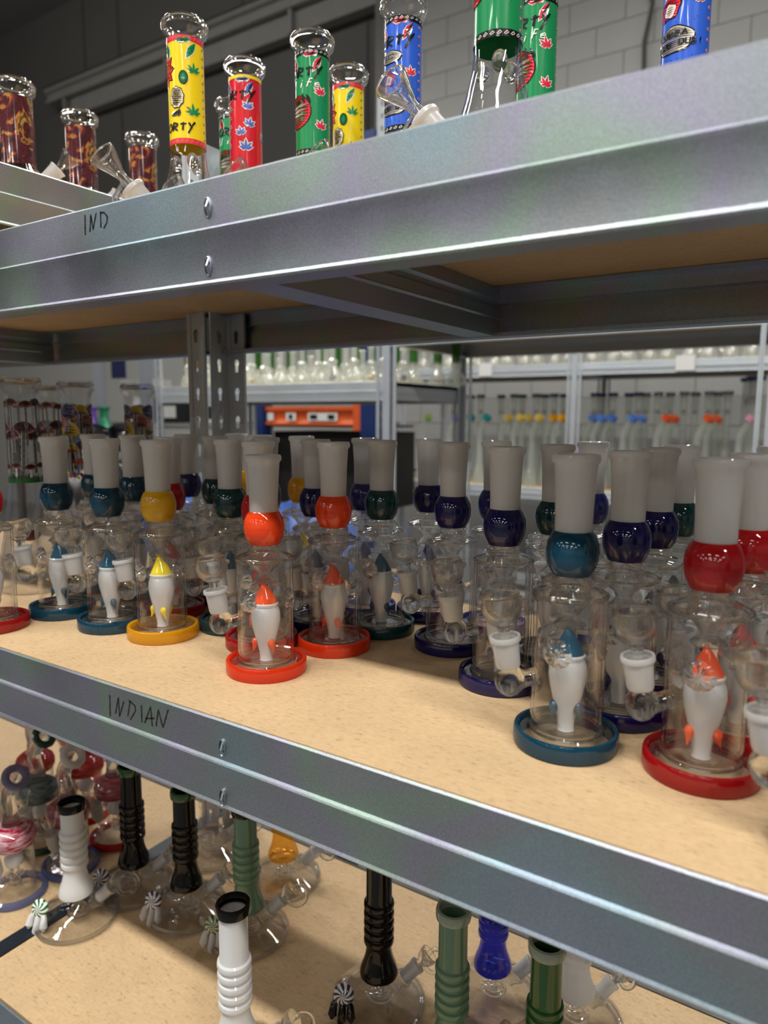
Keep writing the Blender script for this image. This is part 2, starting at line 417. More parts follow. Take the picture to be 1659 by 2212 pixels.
# loose cable hanging down the block wall
cb = MB().tube([(-1.34, 5.37, 5.6), (-1.33, 5.36, 3.6), (-1.36, 5.36, 2.95), (-1.31, 5.35, 2.78), (-1.355, 5.36, 2.55), (-1.35, 5.37, 2.3), (-1.37, 5.37, 1.2)], .014, 8)
cb.tube([(-1.31, 5.35, 2.82), (-1.40, 5.35, 3.05), (-1.36, 5.35, 3.2)], .007, 6)
tag(cb.ob('cable', plain('cable_dark', (.05, .045, .035), .7)), 'dark frayed cable hanging down the pale block wall', 'cable')
# long steel gutter / cable tray on the dark wall
tr = empty('cable_tray', (0, 6.9, 0)); tag(tr, 'long grey steel channel fixed along the dark upper wall', 'channel')
tm = plain('painted_channel', (.30, .295, .28), .4, vary=.05); td = plain('channel_shadow_gap', (.05, .045, .035), .6)
MB().sweep([(.05, 4.80), (-.16, 4.80), (-.17, 4.74), (-.12, 4.72), (-.12, 4.66), (-.15, 4.64), (-.15, 4.60), (.05, 4.60)], -10.38, -3.62, closed=True).ob('upper_channel', tm, tr, 20)
MB().sweep([(.05, 4.595), (-.06, 4.595), (-.06, 4.36), (-.09, 4.34), (.05, 4.34)], -9.9, -3.62, closed=True).ob('lower_channel', tm, tr, 20)
MB().box(-10.39, -3.62, -.175, .03, 4.80, 4.815).ob('top_strip', td, tr, 0)
for x in (-10.0, -7.8, -5.7):
    MB().box(x, x + .05, -.13, .05, 4.34, 4.72).ob('bracket', tm, tr, 0)

# ------------------------------------------------------------------ steel shelving
def beam_profile(h=.07, d=1, lipw=.022):
    """front beam outline (y towards the shelf, z down from the top edge); d=-1 mirrors it for a rear beam"""
    t = .0016
    o = [(lipw, -.016), (.0022, -.016), (.0022, -.0008), (.0012, 0), (0, -.0014), (0, -.0315), (-.0022, -.0326), (-.0030, -.0338), (-.0024, -.0370), (0, -.0430), (0, -h + .0035),
         (-.0012, -h + .0015), (0, -h), (.022, -h), (.022, -h + .0045)]
    i = [(y + t, z) if 4 <= k <= 9 else (y, z - t if z > -.03 else z + t) for k, (y, z) in enumerate(o)]
    i = []
    n = len(o)
    for k, (y, z) in enumerate(o):
        a = o[max(0, k - 1)]; b = o[min(n - 1, k + 1)]
        dy, dz = b[0] - a[0], b[1] - a[1]; l = math.hypot(dy, dz)
        i.append((y - dz / l * t, z + dy / l * t))
    pr = o + i[::-1]
    return [(y * d, z) for y, z in pr]
def beam(parent, x0, x1, y, ztop, d=1, mat=None):
    pr = [(y + a, ztop + b) for a, b in beam_profile(d=d)]
    return MB().sweep(pr, x0, x1, closed=True).ob('beam', mat or MAT['metal'], parent, 25)
def side_beam(parent, x, y0, y1, ztop, d=1, name='side_beam', mat=None):
    pr = [(x + a, ztop + b) for a, b in beam_profile(h=.0665, d=d)]
    return MB().sweep(pr, y0, y1, axis='Y', closed=True).ob(name, mat or MAT['metal'], parent, 25)
def brace(parent, x, y0, y1, ztop, mat=None):
    h = .053; t = .0014
    pr = [(x - .002, ztop), (x - .002, ztop - .0125), (x - .005, ztop - .0155), (x - .005, ztop - .019), (x - .002, ztop - .022), (x - .002, ztop - .031), (x - .0005, ztop - .033),
          (x - .002, ztop - .035), (x - .002, ztop - h), (x - .036, ztop - h), (x - .036, ztop - h + .006)]
    pr2 = [(a - t if k < 9 else a, b + (t if k >= 8 else 0)) for k, (a, b) in enumerate(pr)]
    return MB().sweep(pr + pr2[::-1], y0, y1, axis='Y', closed=True).ob('brace', mat or MAT['metal'], parent, 20)

def flange_mesh(name, length, width=.034, pitch=.04, z0=0.0, mat=None, t=.0016):
    """perforated upright flange in the XZ plane, keyhole slots every 40 mm"""
    cu = bpy.data.curves.new(name, 'CURVE'); cu.dimensions = '2D'; cu.fill_mode = 'BOTH'; cu.extrude = t / 2
    def sp(pts):
        s = cu.splines.new('POLY'); s.points.add(len(pts) - 1)
        for p, q in zip(s.points, pts): p.co = (q[0], q[1], 0, 1)
        s.use_cyclic_u = True
    a = .0088; b = width - .0085
    sp([(a, 0), (b, 0), (b, length), (a, length)])
    z = z0 + .014; cx = (a + b) / 2
    while z < length - .012:
        k = []
        for i in range(9):
            th = -PI * .22 + (PI * 1.44) * i / 8
            k.append((cx + .0048 * math.cos(th), z + .0055 * math.sin(th)))
        k += [(cx - .0028, z - .013), (cx + .0028, z - .013)]
        sp(k); z += pitch
    tmp = bpy.data.objects.new('tmp', cu); C.objects.link(tmp)
    me = bpy.data.meshes.new_from_object(tmp); bpy.data.objects.remove(tmp); bpy.data.curves.remove(cu)
    mb = MB(); Mx = Matrix.Rotation(PI / 2, 4, 'X')
    mb.add([v.co for v in me.vertices], [tuple(p.vertices) for p in me.polygons], Mx)
    # folded ribs each side of the slots
    for x0, x1 in ((0, a), (b, width)):
        pr = [(x0, 0), (x0 + .001, -.0022), (x1 - .001, -.0022), (x1, 0), (x1, .0012), (x0, .0012)]
        mb.add([(p[0], p[1], 0) for p in pr] + [(p[0], p[1], length) for p in pr], [(i, (i + 1) % 6, 6 + (i + 1) % 6, 6 + i) for i in range(6)] + [(5, 4, 3, 2, 1, 0), (6, 7, 8, 9, 10, 11)])
    bpy.data.meshes.remove(me)
    return mb.mesh(name, mat or MAT['metal2'], 25)
def post(parent, me, x, y, z0, sx=1, sy=1):
    """L post: one flange along X, one along Y, corner at (x, y)"""
    p = bpy.data.objects.new('post', None); C.objects.link(p); p.parent = parent; p.location = (x, y, z0)
    p.empty_display_size = .01
    a = link_ob('flange', me, p); a.scale = (sx, 1, 1)
    b = link_ob('flange', me, p); b.rotation_euler = (0, 0, PI / 2 * sy); b.scale = (1, 1, 1)
    return p

near_me = flange_mesh('flange', .364 - (-.9), mat=MAT['metal2'], z0=.001)
far_me = flange_mesh('flange_far', 2.6, width=.04, pitch=.04, mat=MAT['metal2'])

unitA = empty('shelving_unit', (0, 0, 0)); tag(unitA, 'galvanised steel shelving unit holding the small glass pipes, its beams marked in marker pen', 'shelving')
unitB = empty('shelving_unit', (0, 0, 0)); tag(unitB, 'galvanised shelving unit left of the twin posts, with a raised top tier of brown pipes', 'shelving')
for zt in (UP + .001, MID + .001, LOW + .001):
    beam(unitA, XA - .38 if False else XA + .001, XB, YF, zt)
    beam(unitA, XA + .001, XB, YR, zt, d=-1)
    brace(unitA, -.333, YF + .006, YR - .006, zt - .016)
    beam(unitB, XA - .86, XA - .001, YF, zt)
    beam(unitB, XA - .86, XA - .001, YR, zt, d=-1)
    brace(unitB, -1.181, YF + .006, YR - .006, zt - .016)
    if zt < -.5: side_beam(unitB, XA - (.033 if zt < -.5 else .022), YF + .02, YR - .02, zt - .0005, d=-1, mat=MAT['dark_steel'] if zt < -.5 else None)
MB().box(XA - .054, XA - .031, YF + .006, YR - .006, LOW - .006, LOW + .0015).ob('cover_strip', MAT['dark_steel'], unitB, 0)
post(unitA, near_me, XA + .001, .756, -.9, 1, -1)
pb = post(unitB, near_me, XA - .037, .716, -.9, 1, 1)
# raised top tier of the left unit
beam(unitB, XA - .86, XA - .045, YF, RAISED + .004)
beam(unitB, XA - .86, XA - .045, .83, RAISED + .004, d=-1)
side_beam(unitB, -.800, YF + .002, .828, RAISED + .004, d=-1)
# stamped slots with bent tongues where the braces hook in
def slot(x, z, parent):
    m = MB()
    m.lathe([(0, -.0004), (.0042, -.0004), (.0046, -.0012), (.0052, -.0008), (.0052, .0)], 20, Matrix.Translation((x, YF, z)) @ Matrix.Rotation(PI / 2, 4, 'X') @ Matrix.Diagonal((.62, 1.35, 1, 1)) @ Matrix.Rotation(PI, 4, 'X'))
    o = m.ob('slot_rim', MAT['metal'], parent)
    MB().box(x - .0024, x - .0006, YF - .0008, YF - .0001, z - .0045, z + .0045).ob('slot', INK['black'], o, 0)
    MB().tube([(x + .0010, YF - .0006, z - .0048), (x + .0012, YF - .003, z), (x + .0010, YF - .0006, z + .0048)], .0011, 8).ob('tongue', MAT['metal'], o)
for zt in (UP, MID):
    bm_ = [c for c in unitA.children if c.name.startswith('beam')][0 if zt == UP else 2]
    dz = .0 if zt == UP else -.002
    slot(-.3725, zt - .0185 + dz, bm_); slot(-.3735, zt - .0565 + dz * 2, bm_)
# boards
def board(x0, x1, y0, y1, zt, label, t=.0145):
    o = MB().box(x0, x1, y0, y1, zt - t, zt).ob('shelf_board', MAT['board'], None, 0)
    tag(o, label, 'shelf board'); return o
board(XA + .003, XB - .003, YF + .0045, YR - .0045, UP, 'chipboard shelf board at the top, under the tall printed pipes')
board(XA - .855, XA - .002, YF + .0045, YR - .0045, UP, 'chipboard shelf board at the top left, beyond the bright seam')
board(XA + .003, XB - .003, YF + .0045, YR - .0045, MID, 'middle chipboard shelf board holding the white-necked glass pipes')
board(XA - .855, XA - .002, YF + .0045, YR - .0045, MID, 'middle chipboard shelf board at the left under the mushroom pipes')
board(XA - .030, XB - .003, YF + .0045, YR - .0045, LOW, 'lower chipboard shelf board under the ribbed pipes')
board(XA - .855, XA - .055, YF + .0045, YR - .0045, LOW, 'lower chipboard shelf board left of the dark steel strip')
board(XA - .855, -.804, YF + .005, .825, RAISED, 'small raised chipboard shelf board at upper left under the brown pipes', .0125)

# marker pen writing on the beams
def ribbon(mb, pts, wd, place, z=None):
    P = []
    for a, b in zip(pts, pts[1:]):
        n = max(1, int(math.dist(a, b) / .0015))
        P += [(a[0] + (b[0] - a[0]) * i / n, a[1] + (b[1] - a[1]) * i / n) for i in range(n)]
    P.append(pts[-1]); n = len(P); vs = []
    for i, p in enumerate(P):
        a = P[max(0, i - 1)]; b = P[min(n - 1, i + 1)]; dx, dy = b[0] - a[0], b[1] - a[1]; l = math.hypot(dx, dy) or 1
        ww = wd * (.5 + .08 * math.sin(i * 1.3)) * (.75 if i in (0, n - 1) else 1)
        vs += [place(p[0] - dy / l * ww, p[1] + dx / l * ww), place(p[0] + dy / l * ww, p[1] - dx / l * ww)]
    mb.add(vs, [(2 * i, 2 * i + 1, 2 * i + 3, 2 * i + 2) for i in range(n - 1)])
IND = [[(-0.5065, 0.1538), (-0.5073, 0.1387)], [(-0.5014, 0.1401), (-0.4993, 0.1531), (-0.4974, 0.1415), (-0.4925, 0.1534)], [(-0.4877, 0.1414), (-0.4874, 0.1533)],
       [(-0.488, 0.1526), (-0.483, 0.152), (-0.4795, 0.1485), (-0.4803, 0.1444), (-0.4844, 0.1407)]]
INDIAN = [[(-0.5048, -0.2339), (-0.5057, -0.2534)], [(-0.4984, -0.249), (-0.4934, -0.2335), (-0.4931, -0.2503), (-0.4864, -0.2354)], [(-0.4783, -0.2334), (-0.4823, -0.2477)],
          [(-0.4801, -0.233), (-0.4725, -0.2358), (-0.4718, -0.2401), (-0.4791, -0.2498)], [(-0.4641, -0.2335), (-0.4645, -0.2485)],
          [(-0.4609, -0.2481), (-0.4528, -0.2322), (-0.4516, -0.2487)], [(-0.4599, -0.2438), (-0.4486, -0.2411)],
          [(-0.447, -0.2473), (-0.4436, -0.2325), (-0.4388, -0.2465), (-0.4317, -0.2297)]]
beams = [c for c in unitA.children if c.name.startswith('beam')]
for strokes, nm, par in ((IND, 'marker_writing', beams[0]), (INDIAN, 'marker_writing', beams[2])):
    m = MB()
    for s_ in strokes: ribbon(m, s_, .0014, lambda u, v: (u, YF - .00015, v))
    m.ob(nm, INK['black'], par, 0)

# ------------------------------------------------------------------ small glass pipes with a white figure inside
def bowl_parts(root, arm, g=MAT['glass'], side=0.0245, tilt=.14, zj=.045, hook=False):
    """side arm, frosted joint and clear bowl on local +X"""
    el = MB()
    el.tube([(side - .004, 0, zj + .004), (side + .004, 0, zj + .002), (side + .010, 0, zj + .001)], [.0062, .0058, .0075], 14, caps=False)
    el.ball((side + .0155, 0, zj + .001), .0108, seg=18, rings=10, sc=(.95, .92, 1.08))
    el.ob('side_arm', MAT['cast'], root)
    J = Matrix.Translation((side + .0165, 0, zj + .0105)) @ Matrix.Rotation(tilt, 4, 'Y')
    jt = MB().lathe(offset_profile([(.0078, 0), (.0085, .002), (.0092, .017), (.0093, .0178), (.0106, .0185), (.0108, .0205), (.0104, .0222)], .0016), 24, J, loop=True)
    jt.ob('frosted_joint', MAT['frost'], root)
    b = MB().lathe([(.0040, .018), (.0045, .0215), (.0040, .0255), (.0048, .0285), (.0092, .0315), (.0126, .0365), (.0140, .0425), (.0139, .0475), (.0128, .0505),
                    (.0115, .0512), (.0118, .0475), (.0117, .0425), (.0100, .0372), (.0060, .0340), (.0020, .0325)], 26, J)
    b.ball((.0142, 0, .046), .0026, J, 10, 6); b.ball((-.0142, 0, .046), .0026, J, 10, 6)
    bo = b.ob('bowl', MAT['cast'], root)
    MB().torus(.0122, .0013, J @ Matrix.Translation((0, 0, .0510)), 26, 8).ob('bowl_rim', MAT['lump'], bo)
    return bo
def ridged_disc(rad, k=10, depth=.004):
    vs = []; fs = []; seg = 40; rings = [0.0, .18, .4, .65, .85, 1.0]
    for j, q in enumerate(rings):
        for i in range(seg):
            th = 2 * PI * i / seg; rr = rad * q
            h = depth * (1 - q * q) + depth * .28 * math.sin(k * th + q * 3.0) * min(1, q * 2.2) * (1 if q < 1 else 0)
            vs.append((rr * math.cos(th), rr * math.sin(th), h))
    for j in range(len(rings) - 1):
        for i in range(seg):
            i2 = (i + 1) % seg
            fs.append((j * seg + i, j * seg + i2, (j + 1) * seg + i2, (j + 1) * seg + i))
    n = len(vs)
    vs += [(rad * math.cos(2 * PI * i / seg), rad * math.sin(2 * PI * i / seg), -.0012) for i in range(seg)]
    fs += [((len(rings) - 1) * seg + i, (len(rings) - 1) * seg + (i + 1) % seg, n + (i + 1) % seg, n + i) for i in range(seg)]
    fs.append(tuple(n + i for i in range(seg))[::-1])
    return vs, fs

SH = {}
def shared(key, fn):
    if key not in SH: SH[key] = fn()
    return SH[key]

def gnome_pipe(colr, insert=None, lit=0):
    insert = insert or colr
    root = empty('water_pipe', (0, 0, 0))
    g = MAT['glass']
    def mk_foot():
        return MB().lathe([(.0001, .0008), (.0318, .0008), (.0322, .002), (.0322, .0092), (.0312, .0104), (.0262, .0106), (.0248, .0125), (.0225, .0118), (.0210, .0104), (.0001, .0100)], 48).mesh('foot', g)
    link_ob('foot', shared('foot', mk_foot), root)
    MB().lathe([(.0318, .0003), (.0350, .0006), (.0356, .0022), (.0356, .0112), (.0349, .0128), (.0328, .0129), (.0318, .0118)], 56, loop=True).ob('foot_band', MAT['b_' + colr], root)
    def mk_body():
        return MB().lathe(offset_profile([(.0246, .0112), (.0246, .040), (.0246, .075), (.0246, .104), (.0238, .1075), (.0218, .1100), (.0175, .1118), (.0140, .1130), (.0128, .1150), (.0128, .1165), (.0140, .1176), (.0142, .1190), (.0128, .1202)], .0022), 48, loop=True).mesh('body', g)
    link_ob('body', shared('body', mk_body), root)
    def mk_lump():
        return MB().torus(.0238, .0018, None, 40, 8).mesh('weld_ring', MAT['lump'])
    for zz in (.1068, .0126): link_ob('weld_ring', shared('weld', mk_lump), root).location = (0, 0, zz)
    def mk_inner():
        m = MB().lathe(offset_profile([(.0115, .0855), (.0098, .0872), (.0066, .0900), (.0062, .0930), (.0080, .0965), (.0125, .1005), (.0145, .1045), (.0128, .1105)], .0014), 28, loop=True)
        return m.mesh('inner_tube', MAT['cast'])
    link_ob('inner_tube', shared('inner', mk_inner), root)
    MB().lathe([(.0001, .1195), (.0100, .1196), (.0128, .1203), (.0158, .1255), (.0172, .1310), (.0176, .1365), (.0168, .1425), (.0146, .1475), (.0126, .1502), (.0100, .1500)], 40).ob('colour_ball', MAT['c_' + colr], root)
    def mk_neck():
        return MB().lathe(offset_profile([(.0124, .1495), (.0124, .160), (.0129, .175), (.0138, .190), (.0142, .1945), (.0158, .1965), (.0160, .1990), (.0150, .2012)], .0021), 40, loop=True).mesh('mouthpiece', MAT['opal'])
    link_ob('mouthpiece', shared('neck', mk_neck), root)
    # the figure
    def mk_fig():
        return MB().lathe([(.0001, .0103), (.0060, .0105), (.0055, .0125), (.0062, .0190), (.0086, .0290), (.0118, .0420), (.0131, .0500), (.0126, .0570), (.0106, .0625), (.0001, .0630)], 28).mesh('figure', MAT['white'])
    fig = link_ob('figure', shared('fig', mk_fig), root)
    def mk_hb():
        return MB().lathe([(.0095, .0612), (.0112, .0622), (.0115, .0645), (.0100, .0660)], 28).mesh('hat_band', MAT['white'])
    link_ob('hat_band', shared('hb', mk_hb), fig)
    hat = MB()
    n = 9
    hat.tube([(0.0016 * (i / n) ** 2, .0022 * (i / n) ** 2, .0648 + .0195 * i / n) for i in range(n + 1)], [.0104 * (1 - (i / n) ** 1.15) ** .95 + .0004 for i in range(n + 1)], 24)
    hat.ob('hat', MAT['h_' + insert], fig)
    dm = MB()
    dm.tube([(0, 0, .0036), (.0002, 0, .0028), (.0004, 0, .0010), (.0005, 0, -.001), (.0009, .0003, -.0035), (.0016, .0008, -.006), (.0027, .0016, -.0088)], [.0004, .0021, .0032, .0033, .0024, .0014, .0003], 12)
    dme = dm.mesh('droplet', MAT['h_' + insert])
    for a in (10, 130, 250):
        d = link_ob('droplet', dme, fig); d.location = (.0088 * math.cos(R_(a)), .0088 * math.sin(R_(a)), .0285); d.rotation_euler = (0, 0, R_(a))
    def mk_pin():
        m = MB(); vs, fs = ridged_disc(.0098)
        m.add(vs, fs, Matrix.Rotation(PI / 2, 4, 'Y')); return m.mesh('ridged_dimple', MAT['lump'])
    pin = shared('pin', mk_pin)
    for a in (55, 175, 295):
        p = link_ob('ridged_dimple', pin, root); p.location = (.0212 * math.cos(R_(a)), .0212 * math.sin(R_(a)), .0700); p.rotation_euler = (0, 0, R_(a))
        p.scale = (1, 1, 1)
    bowl_parts(root, 0)
    return root

GP = [
 ('orange','',-0.4187,0.4572,.955,'shorter orange-ball glass pipe standing alone in front, its neck lit white'),
 ('teal','',-0.1477,0.4636,1,'nearest teal-ball glass pipe on a teal-edged foot, white figure in teal hat'),
 ('red','orange',-0.0618,0.4723,1,'large red-ball glass pipe at the right front with orange-hatted figure'),
 ('yellow','',-0.5765,0.4746,1,'yellow-ball glass pipe with yellow-edged foot in the front row'),
 ('teal','',-0.7380,0.4670,1,'teal-ball glass pipe in front of the two left mushroom pipes'),
 ('teal','',-0.6480,0.4670,1,'teal-ball glass pipe just left of the yellow front one'),
 ('orange','',-0.4063,0.5413,1,'orange-red-ball glass pipe behind and right of the short orange one'),
 ('red','',-0.7505,0.3935,1,'red-ball glass pipe cut by the left edge of the photo'),
 ('teal','',0.0175,0.4160,1,'teal-footed glass pipe mostly outside the lower right edge'),
 ('green','teal',-0.3981,0.6133,1,'dark green-ball glass pipe between the orange-red one and a navy one'),
 ('navy','',-0.3116,0.6058,1,'navy-ball glass pipe in the middle, its foot clear of the ones before it'),
 ('navy','',-0.2315,0.5443,1,'navy-ball glass pipe just left of the nearest teal one'),
 ('navy','',-0.1298,0.5338,1,'navy-ball glass pipe between the nearest teal and the large red one'),
 ('red','',-0.0499,0.5438,1,'dark red-ball glass pipe half hidden behind the large red one'),
 ('red','',-0.0479,0.7000,1,'red-ball glass pipe in the back row at the far right edge'),
 ('green','',-0.0120,0.6200,1,'green-ball glass pipe at the right edge showing only a sliver'),
 ('green','',-0.2154,0.6215,1,'sea-green-ball glass pipe behind the gap between navy and teal'),
 ('navy','',-0.1244,0.6061,1,'navy-ball glass pipe peeping out right of the second navy neck'),
 ('green','',-0.1208,0.6786,1,'sea-green-ball glass pipe left behind the large red neck'),
 ('blue','',-0.2095,0.7100,1,'blue-ball glass pipe deep behind the nearest teal neck'),
 ('blue','',-0.3005,0.6800,1,'blue-ball glass pipe half behind the front navy neck'),
 ('navy','',-0.3856,0.6912,1,'small navy-ball glass pipe standing in the back row under the far steel post'),
 ('blue','',-0.4522,0.6626,1,'pale blue-ball glass pipe between the orange-red and green ones in back'),
 ('navy','',-0.4672,0.5915,1,'navy-ball glass pipe half hidden left of the orange-red one'),
 ('yellow','',-0.5580,0.6791,1,'yellow-ball glass pipe in the back row behind the short orange one'),
 ('yellow','',-0.7003,0.7125,1,'farthest yellow-ball glass pipe, a thin sliver by the twin posts'),
 ('red','',-0.6304,0.6829,1,'red-ball glass pipe in the back row right of the twin posts'),
 ('green','',-0.5510,0.6070,1,'dark green-ball glass pipe directly behind the short orange neck'),
 ('red','',-0.4706,0.5078,1,'dark red-ball glass pipe right behind the short orange one, red foot showing'),
 ('green','teal',-0.5375,0.5357,1,'dark green-ball glass pipe between the yellow and short orange ones'),
 ('green','',-0.6358,0.6106,1,'dark green-ball glass pipe half hidden below the twin posts'),
 ('navy','',-0.7219,0.6432,1,'navy-ball glass pipe in the back row left of the twin posts'),
 ('teal','',-0.8105,0.5673,1,'teal-ball glass pipe hidden behind the second teal one from the left'),
 ('teal','',-0.7381,0.5708,1,'teal-ball glass pipe hidden behind the front yellow neck'),
 ('red','',-0.6341,0.5381,1,'dark red-ball glass pipe tucked behind the front yellow one'),
]
protos = {}
for i, (colr, ins, x, y, zs, lab) in enumerate(GP):
    key = colr + ins
    if key not in protos:
        o = gnome_pipe(colr, ins or None); protos[key] = o
    else:
        o = copy_tree(protos[key])
    o.location = (x, y, MID); o.scale = (1, 1, zs)
    o.rotation_euler = (0, 0, R_(212 + random.uniform(-14, 14)))
    tag(o, lab, 'water pipe', 'small glass pipes with coloured balls on the middle shelf')

# ------------------------------------------------------------------ flat print wrapped round tubes
def wrap(r): return lambda off: (lambda u, v: ((r + off) * math.cos(u / r), (r + off) * math.sin(u / r), v))
def poly(mb, pts, place):
    """thin printed patch; outline is subdivided so that it follows the tube"""
    P = []
    for a, b in zip(pts, pts[1:] + pts[:1]):
        n = max(1, int(math.dist(a, b) / .003)); P += [(a[0] + (b[0] - a[0]) * i / n, a[1] + (b[1] - a[1]) * i / n) for i in range(n)]
    tris = tessellate_polygon([[Vector((x, y, 0)) for x, y in P]])
    # split wide triangles so no face cuts into the tube
    V = list(P); T = [tuple(t) for t in tris]
    for _ in range(3):
        nT = []; mid = {}
        def mp(i, j):
            k = (min(i, j), max(i, j))
            if k not in mid: mid[k] = len(V); V.append(((V[i][0] + V[j][0]) / 2, (V[i][1] + V[j][1]) / 2))
            return mid[k]
        long_ = False
        need = lambda i, j: abs(V[i][0] - V[j][0]) > .0045
        for t in T:
            e = [need(t[k], t[(k + 1) % 3]) for k in range(3)]
            if not any(e): nT.append(t); continue
            long_ = True
            a, b, c = t
            m = [mp(a, b) if e[0] else None, mp(b, c) if e[1] else None, mp(c, a) if e[2] else None]
            ring = [a] + ([m[0]] if m[0] is not None else []) + [b] + ([m[1]] if m[1] is not None else []) + [c] + ([m[2]] if m[2] is not None else [])
            for k in range(1, len(ring) - 1): nT.append((ring[0], ring[k], ring[k + 1])) if e[0] or e[2] or True else None
        T = nT
        if not long_: break
    mb.add([place(u, v) for u, v in V], T)
def leaflet(cx, cy, ang, ln, wd):
    o = []
    ca, sa = math.cos(ang), math.sin(ang)
    for t, q in ((0, .12), (.25, .8), (.5, 1), (.75, .62), (1, 0), (.75, -.62), (.5, -1), (.25, -.8), (0, -.12)):
        o.append((cx + ca * ln * t - sa * wd * q, cy + sa * ln * t + ca * wd * q))
    return o
def leaf(mbs, cx, cy, s, rot=0):
    """seven-fingered leaf, white outline layer first"""
    s *= 1.3 if s > .004 else 1
    for a, l in ((90, 1), (52, .88), (128, .88), (18, .66), (162, .66), (-12, .4), (192, .4)):
        for mb, place, gl, gw in mbs:
            poly(mb, leaflet(cx, cy, R_(a) + rot, s * l * gl, s * .12 * gw), place)
F = {  # stroke letters on a 4 x 6 grid
 'A': [[(0, 0), (2, 6), (4, 0)], [(.8, 2.2), (3.2, 2.2)]], 'B': [[(0, 0), (0, 6), (3, 5.2), (3, 3.6), (0, 3), (3.6, 2), (3.2, .4), (0, 0)]],
 'D': [[(0, 0), (0, 6), (3.4, 4.6), (3.6, 1.6), (0, 0)]], 'E': [[(4, 0), (0, 0), (0, 6), (4, 6)], [(0, 3), (3, 3)]], 'G': [[(4, 5), (2, 6), (0, 3.5), (1, .3), (4, .6), (4, 2.8), (2.4, 2.8)]],
 'I': [[(2, 0), (2, 6)]], 'J': [[(0, 1.2), (1.4, 0), (3, 1), (3, 6)], [(1, 6), (4, 6)]], 'L': [[(0, 6), (0, 0), (3.6, 0)]], 'N': [[(0, 0), (0, 6), (3.6, 0), (3.6, 6)]],
 'O': [[(2, 6), (0, 4.2), (.4, .8), (2.4, 0), (4, 2), (3.6, 5), (2, 6)]], 'R': [[(0, 0), (.2, 6), (3.4, 5), (3, 3.4), (0, 2.8), (3.8, 0)]], 'T': [[(2, 0), (2, 6)], [(0, 4.6), (4, 5)]],
 'U': [[(0, 6), (.2, .6), (3, 0), (3.6, 6)]], 'W': [[(0, 6), (1, 0), (2, 4), (3, 0), (4, 6)]], 'Y': [[(0, 6), (2, 3), (4, 7)], [(2.4, 3.4), (.6, -2)]], 'Z': [[(0, 6), (4, 6), (0, 0), (4, .2)]],
 '!': [[(2, 2), (2, 6)], [(2, 0), (2, .6)]], '.': [[(1, 0), (1.5, .4)]], "'": [[(2, 6), (1.6, 4.6)]], ' ': [], 'l': [[(1, 0), (1, 6.4)]], 'i': [[(2, 0), (2, 3.6)], [(2, 4.8), (2, 5.2)]],
 'f': [[(1, 0), (1.6, 6), (3.4, 6)], [(.4, 3.4), (3.2, 3.4)]], 'e': [[(.4, 1.8), (3.4, 2.2), (2.4, 3.6), (.6, 2.6), (1, .4), (3.4, .4)]], 'V': [[(0, 6), (2, 0), (4, 6)]], '-': [[(0, 3), (4, 3)]]}
def write(mb, txt, x, y, h, place, wd=None, slant=0, step=5.2):
    k = h / 6
    for ch in txt:
        for st in F[ch]:
            P = [(x + (a + slant * b) * k, y + b * k) for a, b in st]
            ribbon(mb, P, wd or h * .16, place)
        x += step * k
def blob(cx, cy, rx, ry, n=22, amp=.07, k=7):
    return [(cx + rx * (1 + amp * math.sin(k * t)) * math.cos(t), cy + ry * (1 + amp * math.sin(k * t)) * math.sin(t)) for t in (2 * PI * i / n for i in range(n))]

